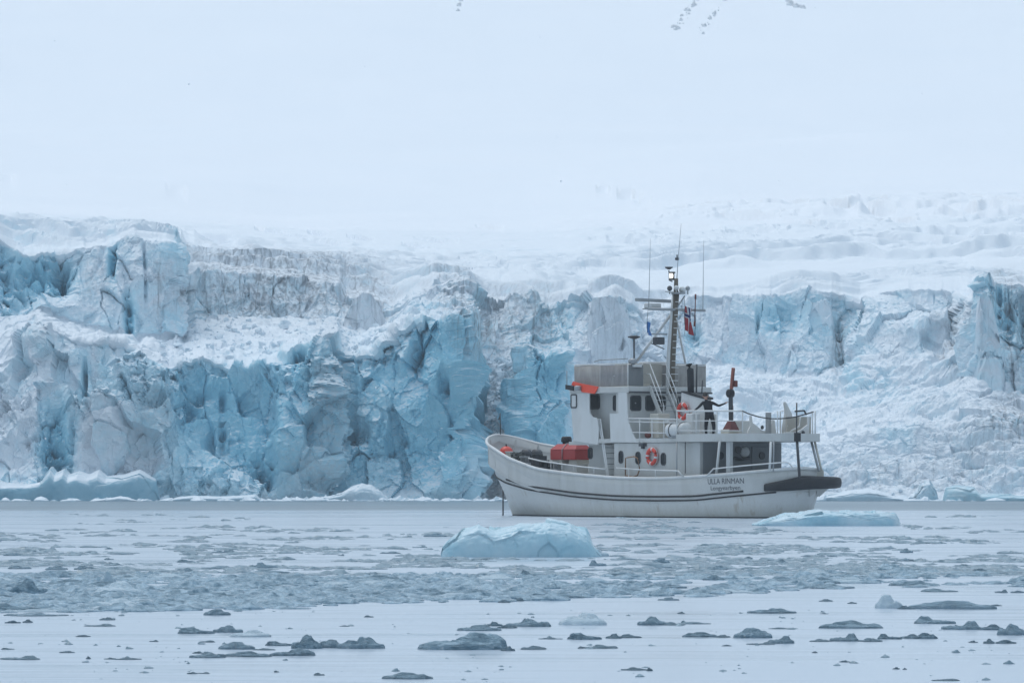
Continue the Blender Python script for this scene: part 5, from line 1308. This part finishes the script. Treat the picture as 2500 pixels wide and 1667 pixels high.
C3 = [(215,360,170,18),(490,760,718,40),(960,1040,637,20),(1500,1600,690,30),(2125,2200,668,14),(985,1380,822,58),(1620,1880,790,55),(1810,2050,830,65),(2060,2200,832,45),(2180,2352,868,85),(40,225,880,40),(240,335,882,22),(620,770,925,60),(470,640,932,20),(290,350,942,12),(910,1030,912,22),(1040,1215,910,60),(1240,1390,912,30),(1360,1510,895,40),(1520,1640,890,34),(1620,1750,892,48),(1980,2030,918,18),(2080,2150,925,38),(2170,2290,925,32),(1680,1890,572,25),(2160,2240,578,25),(2265,2352,578,18),(640,730,378,34),(1510,1590,305,35),(195,320,420,35),(165,300,492,40),(1740,1900,1180,18),(1095,1155,1052,16),(1460,1500,1100,18),(1525,1550,1102,14),(905,940,988,14),(830,905,330,12),(930,990,330,12),(1010,1070,332,12),(1480,1600,362,18),(820,920,370,16),(490,580,392,10),(1880,1990,398,18),(2010,2090,430,22),(1470,1530,390,10),(440,495,345,20),(1150,1210,652,14),(960,1015,722,8),(0,190,792,18),(630,795,825,12),(2035,2120,362,8)]
k_ice = 840 / 2352
MARKS = [('the turquoise iceberg', 1270, 1350), ('the dome-shaped floe', 1132, 1585), ('the clear double-peaked lump', 1423, 1525), ('the tilted clear slab', 2170, 1484), ('the tall two-topped floe', 1840, 1557),
         ('the pale flat floe', 610, 1553), ('the upright ice blade', 264, 1425), ('the hull of the ship', 1560, 1262), ('the low white floe', 2010, 1283), ('the long raised-end floe', 2330, 1484)]
def near(px, py): return min(MARKS, key=lambda m: (m[1] - px) ** 2 + (2.2 * (m[2] - py)) ** 2)[0]
def floe_label(px0, px1, py, h):
    w = px1 - px0; size = 'tiny' if w < 24 else 'small' if w < 48 else 'broad' if w < 90 else 'very broad'
    shape = 'humped' if h / w > 0.33 else 'low' if h / w > 0.17 else 'flat'
    l = '%s %s dark grey ice floe on open water near %s' % (size, shape, near((px0 + px1) / 2, py))
    return l, l.replace(' dark grey ice floe', ' floes').replace(' on open water', '')
for CC, ox in ((C1, 0), (C2, 830), (C3, 1660)):
    for x0, x1, yb, hh in CC:
        a_, b_, c_, d_ = ox + x0 * k_ice, ox + x1 * k_ice, 1240 + yb * k_ice, hh * k_ice
        floe(a_, b_, c_, d_, *floe_label(a_, b_, c_, d_))
def floe_c(c, ox, label, **k):
    return floe(ox + c[0] * k_ice, ox + c[1] * k_ice, 1240 + c[2] * k_ice, c[3] * k_ice, label, None, **k)
floe_c((1515, 1805, 800, 100), 830, 'clear pale double-peaked ice lump standing on the open calm water', pale=True)
floe_c((590, 1100, 968, 130), 830, 'largest dome-shaped grey ice floe with a smooth rounded top', aspect=0.8)
floe_c((1350, 1510, 685, 110), 1660, 'tilted pale clear ice slab beside a long grey floe', pale=True)
floe_c((1595, 2130, 690, 72), 1660, 'long grey floe with a raised end next to a tilted clear slab', aspect=0.35)
floe_c((385, 620, 888, 85), 1660, 'tall humped dark floe with two rounded tops', aspect=0.8)
floe_c((1590, 1820, 880, 55), 0, 'pale flat floe touching two darker floes', pale=True)
floe_c((1715, 1830, 330, 60), 830, 'clear glassy ice lump at the end of the turquoise iceberg', pale=True)
floe_c((800, 1000, 465, 65), 1660, 'pale rounded ice mound at the back of the brash belt', pale=True)
floe_c((690, 790, 520, 110), 0, 'thin pale upright ice blade sticking out of the brash belt', pale=True)
floe_c((60, 280, 600, 140), 0, 'broad smooth grey ice mound at the end of the brash belt')
floe_c((650, 950, 600, 120), 0, 'large smooth pale grey mound in the brash belt under an upright ice blade', pale=True)

# belt of brash ice and the scatter of chips: too many to count, so the biggest are floes of their own
BELT_T = np.array([(-100, 1404), (100, 1400), (400, 1402), (830, 1408), (1000, 1404), (1250, 1404), (1500, 1405), (1700, 1402), (2000, 1396), (2150, 1386), (2300, 1398), (2600, 1392)], float)
BELT_B = np.array([(-100, 1492), (330, 1492), (600, 1484), (830, 1474), (1000, 1470), (1180, 1464), (1400, 1458), (1650, 1454), (1800, 1446), (1950, 1446), (2150, 1442), (2300, 1432), (2600, 1428)], float)
GAPS = [(1330, 1760, 1414, 1421), (2050, 2220, 1424, 1450), (2280, 2320, 1380, 1440), (1690, 1900, 1400, 1408)]
rb = np.random.RandomState(21)
small_lumps = [polar_lump(500 + k, 5, 10, 0.45, 0.45) for k in range(10)]
tiny_lumps = [polar_lump(540 + k, 3, 8, 0.45, 0.45) for k in range(10)]
def scatter_mesh(name, items, mat, pool=None):
    """items: (x, y, w, d, h, rz, k) -> one joined mesh"""
    Vs, Fs, off = [], [], 0
    for x, y, w, d, h, rz, k in items:
        L = (pool or small_lumps)[k]; n = len(L[0]); K = len(L)
        co = np.concatenate(L[:-1] + [L[-1].mean(0, keepdims=True)]) * np.array([w, d, h])
        c, s_ = math.cos(rz), math.sin(rz)
        co = np.stack([co[:, 0] * c - co[:, 1] * s_ + x, co[:, 0] * s_ + co[:, 1] * c + y, co[:, 2]], -1)
        Vs.append(co)
        for i in range(K - 2):
            for j in range(n): Fs.append((off + i * n + j, off + i * n + (j + 1) % n, off + (i + 1) * n + (j + 1) % n, off + (i + 1) * n + j))
        cc = off + (K - 1) * n
        for j in range(n): Fs.append((off + (K - 2) * n + j, off + (K - 2) * n + (j + 1) % n, cc))
        off += len(co)
    me = bpy.data.meshes.new(name); me.from_pydata(np.concatenate(Vs).tolist(), [], Fs); me.materials.append(mat)
    o = bpy.data.objects.new(name, me); col.objects.link(o); return o
def belt_ok(px, py):
    if py < np.interp(px, BELT_T[:, 0], BELT_T[:, 1]) or py > np.interp(px, BELT_B[:, 0], BELT_B[:, 1]) + 9 * vnoise2(np.array([px / 45.0]), np.array([0.5]), 51)[0] + 5 * vnoise2(np.array([px / 14.0]), np.array([0.5]), 52)[0]: return False
    for a, b, c, d in GAPS:
        if a < px < b and c < py < d: return False
    return True
items = []; big = 0
while len(items) < 4000:
    py = rb.uniform(1384, 1494); px = rb.uniform(-500, 3000)
    if not belt_ok(px, py): continue
    if px > 1250 and vnoise2(np.array([px / 70.0]), np.array([py / 5.0]), 31)[0] < (-0.55 + 0.55 * (px - 1250) / 1250): continue
    Y = water_dist(py); w = 0.12 + 0.50 * rb.rand() ** 2.2; h = w * rb.uniform(0.06, 0.19)
    if w > 0.47 and big < 95 and 0 < px < 2500:
        pal = rb.rand() < 0.2
        zone = 'at the edge of' if abs(py - np.interp(px, BELT_B[:, 0], BELT_B[:, 1])) < 12 else 'inside'
        l = '%s %s ice lump %s the brash belt near %s' % ('humped' if h / w > 0.2 else 'flat', 'pale' if pal else 'dark', zone, near(px, py))
        floe(px - w * F / Y / 2, px + w * F / Y / 2, py, h * F / Y, l, l.replace('lump', 'lumps'), pale=pal); big += 1; continue
    items.append(((px - 1250) * Y / F, Y, w, w * rb.uniform(0.6, 1.2), h, rb.uniform(0, 6.28), rb.randint(10)))
tag(scatter_mesh('brash_ice_belt', items, M_BRASH), 'dense belt of grey brash ice across the calm water', 'brash ice', kind='stuff')
items = []
while len(items) < 6300:
    py = 1254 + 150 * rb.rand() ** 0.9; px = rb.uniform(-500, 3000)
    if 1075 < px < 1450 and 1340 < py < 1362: continue
    dens = vnoise2(np.array([px / 260.0]), np.array([py / 9.0]), 41)[0] * 0.6 + vnoise2(np.array([px / 60.0]), np.array([py / 3.0]), 42)[0] * 0.5 + (py - 1330) / 200 + 0.25 * (px > 1500)
    if dens < 0.28: continue
    Y = water_dist(py); w = (0.12 + 0.42 * rb.rand() ** 2) * (0.55 + 0.45 * Y / 110)
    items.append(((px - 1250) * Y / F, Y, w, w * rb.uniform(0.5, 1.2), w * rb.uniform(0.05, 0.16), rb.uniform(0, 6.28), rb.randint(10)))
for _ in range(900):
    py = rb.uniform(1488, 1667); px = rb.uniform(-50, 2550)
    if vnoise2(np.array([px / 120.0]), np.array([py / 10.0]), 43)[0] < 0.12: continue
    Y = water_dist(py); w = 0.015 + 0.09 * rb.rand() ** 3
    items.append(((px - 1250) * Y / F, Y, w, w * 0.8, w * rb.uniform(0.15, 0.35), rb.uniform(0, 6.28), rb.randint(10)))
tag(scatter_mesh('ice_chips', items, M_CHIP, tiny_lumps), 'scattered small dark chips of ice on the calm water', 'ice chips', kind='stuff')

# ------------------------------------------------------------------ icebergs
def berg(name, prof, Y, depth, seed, mat, label, rug=1.0, nu=150, nv=60, base=-0.35, group=None, flat=0.62, smooth=True, cat='iceberg'):
    p = np.array(prof, float); u = np.linspace(0, 1, nu)
    px = p[0, 0] + (p[-1, 0] - p[0, 0]) * u
    H = np.maximum(CAMH + (HOR - np.interp(px, p[:, 0], p[:, 1])) * Y / F, 0.02)
    x = (px - 1250) * Y / F; x0 = x.mean(); L = x[-1] - x[0]
    ph = np.linspace(0, math.pi, nv)[:, None]
    wf = np.maximum(1 - np.abs(2 * u - 1) ** 5, 0.02) ** 0.5
    yy_ = -np.cos(ph) * depth / 2 * wf[None, :] * (0.8 + 0.2 * np.sin(ph))
    zz_ = H[None, :] * np.sin(ph) ** flat
    X = np.broadcast_to(x[None, :] - x0, zz_.shape).copy()
    a = ph * depth * 0.6 + 0 * X
    sc = L * 0.16
    f1_, _, h1 = facets(X / sc, a / sc * 0.8 + seed, seed, 1.5)
    f2_, h2 = lumps(X / (sc * 0.35), a / (sc * 0.35) + seed, seed + 3)
    nse = fbm2(X / (sc * 0.4), a / (sc * 0.4), 4, seed + 5)
    d = rug * (0.10 * f1_ + 0.045 * f2_ + 0.035 * nse) * min(H.max(), depth) * np.sin(ph) ** 0.5
    yy_ = yy_ - d * np.cos(ph); zz_ = zz_ + d * np.sin(ph) * 0.55
    zz_[0, :] = base; zz_[-1, :] = base
    V = np.stack([X, yy_, zz_], -1)
    o = grid_mesh(name, V, mat, smooth); o.location = (x0, Y + depth * 0.5, 0)
    tag(o, label, cat, group); return o
Yb = water_dist(1360)
berg('iceberg', [(1075, 1356), (1079, 1337), (1098, 1318), (1126, 1293), (1157, 1282), (1167, 1278), (1184, 1284), (1209, 1294), (1232, 1291), (1270, 1281), (1327, 1276), (1341, 1273), (1394, 1277), (1413, 1291), (1433, 1297), (1442, 1311), (1450, 1330), (1470, 1356)],
     Yb, 1.5, 7, M_BERG, 'smooth turquoise iceberg floating in front of the ship', 1.25, 220, 100)
berg('iceberg', [(1845, 1283), (1868, 1277), (1888, 1270), (1908, 1266), (1925, 1259), (1955, 1257), (1975, 1251), (2010, 1247), (2060, 1250), (2090, 1249), (2140, 1254), (2165, 1251), (2196, 1255), (2206, 1268), (2210, 1283)],
     water_dist(1284), 4.5, 13, M_BERG, 'low flat white and blue ice floe lying off the stern of the ship', 2.6, 220, 80, flat=0.35)
Yf = 361.0
berg('iceberg', [(1985, 1228), (2000, 1212), (2040, 1205), (2080, 1198), (2120, 1193), (2150, 1198), (2180, 1210), (2220, 1216), (2240, 1228)], Yf, 5, 17, M_BERG_W, 'rounded pale blue iceberg behind the stern of the ship', 1.0)
berg('iceberg', [(2308, 1228), (2316, 1190), (2340, 1184), (2385, 1188), (2398, 1204), (2450, 1206), (2500, 1210), (2620, 1205), (2650, 1228)], Yf + 1, 5, 19, M_BERG, 'blocky light turquoise iceberg at the foot of the snowy ice slope', 1.0)
berg('iceberg', [(735, 1225), (760, 1214), (800, 1211), (830, 1204), (850, 1190), (880, 1180), (905, 1184), (925, 1196), (950, 1225)], Yf + 2, 4.5, 23, M_BERG_W, 'small white dome-shaped iceberg at the foot of the blue ice cliff', 1.2)
berg('iceberg', [(395, 1224), (430, 1214), (470, 1209), (520, 1212), (580, 1210), (620, 1207), (640, 1224)], Yf + 2, 4, 29, M_BERG_W, 'flat low white ice pan at the foot of the blue ice cliff', 1.2)
berg('iceberg', [(-180, 1226), (-150, 1165), (-40, 1160), (0, 1178), (60, 1180), (95, 1172), (118, 1140), (130, 1155), (150, 1144), (162, 1158), (185, 1150), (210, 1157), (235, 1146), (255, 1162), (300, 1158), (335, 1147), (350, 1155), (375, 1172), (384, 1226)], Yf + 3.2, 6, 31, M_LEDGE, 'long blue ice ledge with snowy humps at the foot of the glacier', 0.55, 300, 90, flat=0.5)
berg('iceberg', [(215, 1228), (235, 1220), (262, 1216), (290, 1211), (310, 1214), (330, 1222), (350, 1228)], Yf - 3, 3, 37, M_BERG_W, 'small white ice hump in front of the long blue ice ledge', 1.3)
berg('iceberg', [(2190, 1226), (2215, 1220), (2235, 1208), (2255, 1180), (2272, 1172), (2288, 1195), (2296, 1226)], Yf + 4, 4, 39, M_BERG_W, 'dirty white pointed ice heap at the foot of the snowy slope', 1.6)
# slush and small bits along the foot of the glacier
items = []
for _ in range(1500):
    px = rb.uniform(-1200, 3700); Y = 361 + 7 * rb.rand() ** 0.6
    w = 0.3 + 1.3 * rb.rand() ** 3; items.append(((px - 1250) * Y / F, Y, w, w * rb.uniform(0.6, 1.3), w * rb.uniform(0.12, 0.4), rb.uniform(0, 6.28), rb.randint(10)))
tag(scatter_mesh('foot_ice', items, M_BERG_W, tiny_lumps), 'rubble of small white ice along the foot of the glacier', 'ice rubble', kind='stuff')

# ------------------------------------------------------------------ blocks fallen onto the ledges and the slope of the glacier
def surface_points(mask, n, rs):
    w = np.where(mask, 1.0, 0.0).reshape(-1); idx = rs.choice(w.size, n, p=w / w.sum()); return P.reshape(-1, 3)[idx]
rs = np.random.RandomState(77)
blk = []
for k in range(8):
    bm = bmesh.new(); pts = [bm.verts.new(rs.uniform(-0.5, 0.5, 3) * np.array([1, 0.9, 0.8])) for _ in range(14)]
    bmesh.ops.convex_hull(bm, input=pts); 
    for v in [v for v in bm.verts if not v.link_faces]: bm.verts.remove(v)
    bm.verts.index_update()
    blk.append((np.array([v.co[:] for v in bm.verts]), [[v.index for v in f.verts] for f in bm.faces])); bm.free()
def blocks(name, pts, smin, smax, mat, label):
    Vs, Fs, off = [], [], 0
    for p in pts:
        co, f = blk[rs.randint(8)]; s_ = smin + (smax - smin) * rs.rand() ** 3
        a = rs.uniform(0, 6.28); c, sn = math.cos(a), math.sin(a)
        q = co * s_ * rs.uniform(0.7, 1.3, 3); q = np.stack([q[:, 0] * c - q[:, 1] * sn, q[:, 0] * sn + q[:, 1] * c, q[:, 2]], -1) + p + np.array([0, 0, 0.12 * s_])
        Vs.append(q); Fs += [[i + off for i in ff] for ff in f]; off += len(co)
    me = bpy.data.meshes.new(name); me.from_pydata(np.concatenate(Vs).tolist(), [], Fs); me.materials.append(mat)
    o = bpy.data.objects.new(name, me); col.objects.link(o); tag(o, label, 'ice rubble', kind='stuff')
M_BLOCK = ice_material('glacier_block_ice', (0.52, 0.65, 0.73), (0.76, 0.82, 0.87), 0.6, 0.6)
m_sh = (SS > 1.05) & (SS < 2.02) & (PXg > 380) & (PXg < 1150)
blocks('ledge_rubble', surface_points(m_sh, 500, rs), 0.12, 0.8, M_BLOCK, 'rubble of broken ice on the snowy ledge of the glacier')
m_bay = (SS > 0.3) & (SS < 2.0) & (PXg > 1162) & (PXg < 1262)
blocks('gully_rubble', surface_points(m_bay, 900, rs), 0.15, 0.9, M_BLOCK, 'rubble of broken ice in the gully between the blue towers')
m_ap = (SS > 0.02) & (SS < 1.9) & (PXg > 1680) & (fbm2(BX * 0.2, BZ * 0.4, 3, 333) > 0.05)
blocks('slope_rubble', surface_points(m_ap, 350, rs), 0.10, 0.4, M_BLOCK, 'rubble of broken ice on the snowy slope of the glacier')

# ------------------------------------------------------------------ single seracs that stand apart from the ice wall
def serac(poly, Y, depth, seed, lean=0.0, dirt_=0.6, blue_=0.1, grey_=0.3):
    pl = np.array(poly, float); x0, x1 = pl[:, 0].min(), pl[:, 0].max()
    nu, nv = 60, 70; u = np.linspace(x0, x1, nu)
    topy = np.interp(u, pl[:, 0], pl[:, 1]); basey = pl[:, 1].max() + 30
    t = np.linspace(0, 1, nv)[:, None]
    tf = np.clip(t / 0.8, 0, 1); tb = np.clip((t - 0.8) / 0.2, 0, 1)
    Hh = zz(topy, Y)[None, :]; H0 = zz(basey, Y)
    Z = H0 + (Hh - H0) * tf - 0.25 * depth * tb
    X = (u[None, :] - 1250) * Y / F + 0 * Z
    Yy = Y + lean * tf + depth * tb + 0 * X
    e = np.abs(2 * (u - x0) / (x1 - x0) - 1)[None, :]; Yy = Yy + 2.2 * e ** 6
    fa_, _, ha_ = facets(X / 2.2, Z / 3.4, seed, 1.4); fb_, _, hb2 = facets(X / 0.7, Z / 1.1, seed + 1, 1.6)
    gr = sstep(0.85, 0.98, fbm2(X * 0.5 - 0.15 * Z, Z * 0.04, 2, seed + 4, 0.5, True))
    Yy = Yy - (0.30 * fa_ + 0.08 * fb_ - 0.4 * gr) * (1 - tb)
    tn = np.stack([np.full_like(Z, blue_) + 0.2 * (ha_ - 0.5), np.full_like(Z, dirt_) * (0.4 + gr), np.full_like(Z, grey_), 0 * Z], -1)
    o = grid_mesh('serac', np.stack([X, Yy, Z], -1), M_GLACIER, False, tn); o.parent = g
    return o
serac([(1428, 900), (1436, 800), (1446, 728), (1478, 722), (1500, 724), (1522, 748), (1540, 780), (1552, 900)], 394.5, 4, 901, 0.8, 0.75, 0.02, 0.3)
serac([(828, 800), (860, 735), (885, 712), (905, 716), (925, 745), (945, 790)], 391, 3, 907, 0.8, 0.9, 0.05, 0.4)
serac([(1015, 780), (1040, 715), (1065, 695), (1125, 692), (1150, 715), (1165, 780)], 399, 4, 911, 1.5, 0.35, 0.05, 0.15)
serac([(1945, 870), (1958, 760), (1975, 716), (2010, 716), (2032, 740), (2050, 870)], 398, 4, 917, 1.2, 0.25, 0.3, 0.0)
serac([(2372, 990), (2385, 820), (2396, 720), (2412, 708), (2428, 740), (2450, 850), (2470, 990)], 383, 4, 919, 1.5, 0.5, 0.25, 0.1)

# ------------------------------------------------------------------ rock showing through the snow high on the slope
def rock_m():
    t = NT('hazed_snow_dusted_rock'); v = t.coords('Object'); n = t.noise(0.35, 5, 0.6, v)  # pale tone holds painted distance haze as well as dusted snow
    t.set(Base_Color=t.mix(t.ramp(n, [(0.4, 0.0), (0.62, 1.0)]), (0.46, 0.49, 0.52), (0.76, 0.795, 0.83)), Roughness=0.9); return t.m
M_ROCK = rock_m()
Pf = P.reshape(-1, 3); PXf = 1250 + Pf[:, 0] * F / Pf[:, 1]; PYf = HOR - (Pf[:, 2] - CAMH) * F / Pf[:, 1]
far = Pf[:, 1] > 900; Pf, PXf, PYf = Pf[far], PXf[far], PYf[far]
def on_slope(px, py):
    r0 = int(np.sum(counts[:6])); A_ = P[r0:]; pxs = 1250 + A_[..., 0] * F / A_[..., 1]; pys = HOR - (A_[..., 2] - CAMH) * F / A_[..., 1]
    j = int(np.argmin(np.abs(pxs[-1] - px))); o_ = np.argsort(pys[:, j])
    return Vector([float(np.interp(py, pys[o_, j], A_[o_, j, k])) for k in range(3)])
rk = random.Random(9)
def streak(x0, y0, x1, y1, n, jit):
    return [(x0 + (x1 - x0) * k / (n - 1) + rk.uniform(-jit, jit), y0 + (y1 - y0) * k / (n - 1) + rk.uniform(-jit, jit)) for k in range(n) if rk.random() > 0.3]
for label, pts in (('slanting broken streak of grey rock high on the snow slope', streak(1644, 70, 1700, 2, 44, 5) + streak(1652, 70, 1676, 40, 16, 7)),
                   ('fainter patchy streak of grey rock beside the long slanting one', streak(1712, 78, 1742, 36, 20, 7) + streak(1740, 36, 1768, 2, 16, 7)),
                   ('largest grey rock patch showing high on the snow slope', streak(1918, 4, 1965, 22, 16, 2) + streak(1930, 14, 1962, 20, 14, 3)),
                   ('faint short steep streak of rock high on the snow slope', streak(1110, 34, 1128, 3, 10, 2))):
    p0 = on_slope(*pts[0]); e = empty('rock_outcrop', p0); tag(e, label, 'rock', 'rocks high on the snow slope')
    for k, (px, py) in enumerate(pts):
        p = on_slope(px, py) - p0; r = (0.18 + 0.7 * rk.random() ** 2) * (1.5 if 'largest' in label else 1.0)
        me = lump_to_mesh('rock', [v * np.array([r * 1.5, r * 2.0, r * 0.9]) for v in polar_lump(700 + rk.randrange(40), 5, 12, 0.5, 0.5)], M_ROCK)
        o = bpy.data.objects.new('rock', me); col.objects.link(o); o.parent = e; o.location = p + Vector((0, -0.3, 0.02)); o.rotation_euler = (0.16, 0, rk.uniform(-0.6, -0.1))

# ------------------------------------------------------------------ hazy air over the fjord
hz = NT('haze_air'); hz.n.remove(hz.b)
pv = hz.add('ShaderNodeVolumePrincipled'); pv.inputs['Color'].default_value = (0.93, 0.97, 1.0, 1); pv.inputs['Density'].default_value = 0.00022
hz.link(pv.outputs[0], hz.n['Material Output'].inputs['Volume'])
hb_ = MB().box(-800, 800, -720, 2100, -3, 275).build('haze', hz.m); tag(hb_, 'thin pale haze in the air over the fjord', 'haze', kind='stuff')

# ------------------------------------------------------------------ a few snowflakes in the air
rw = np.random.RandomState(5); Vs, Fs = [], []
for k in range(170):
    Y = rw.uniform(18, 190); p = at(rw.uniform(-100, 2600), rw.uniform(-50, 1300), Y); r = rw.uniform(0.004, 0.010) * (0.5 + Y / 160)
    if p.z < 0.1: continue
    o_ = len(Vs); Vs += [(p.x + r, p.y, p.z), (p.x - r, p.y, p.z), (p.x, p.y + r, p.z), (p.x, p.y - r, p.z), (p.x, p.y, p.z + r), (p.x, p.y, p.z - r)]
    Fs += [(o_ + a, o_ + b, o_ + c) for a, b, c in ((0, 2, 4), (2, 1, 4), (1, 3, 4), (3, 0, 4), (2, 0, 5), (1, 2, 5), (3, 1, 5), (0, 3, 5))]
me = bpy.data.meshes.new('falling_snow'); me.from_pydata(Vs, [], Fs); me.materials.append(M_SNOW)
fs_ = bpy.data.objects.new('falling_snow', me); col.objects.link(fs_); tag(fs_, 'sparse light snowflakes drifting in the air', 'snowfall', kind='stuff')
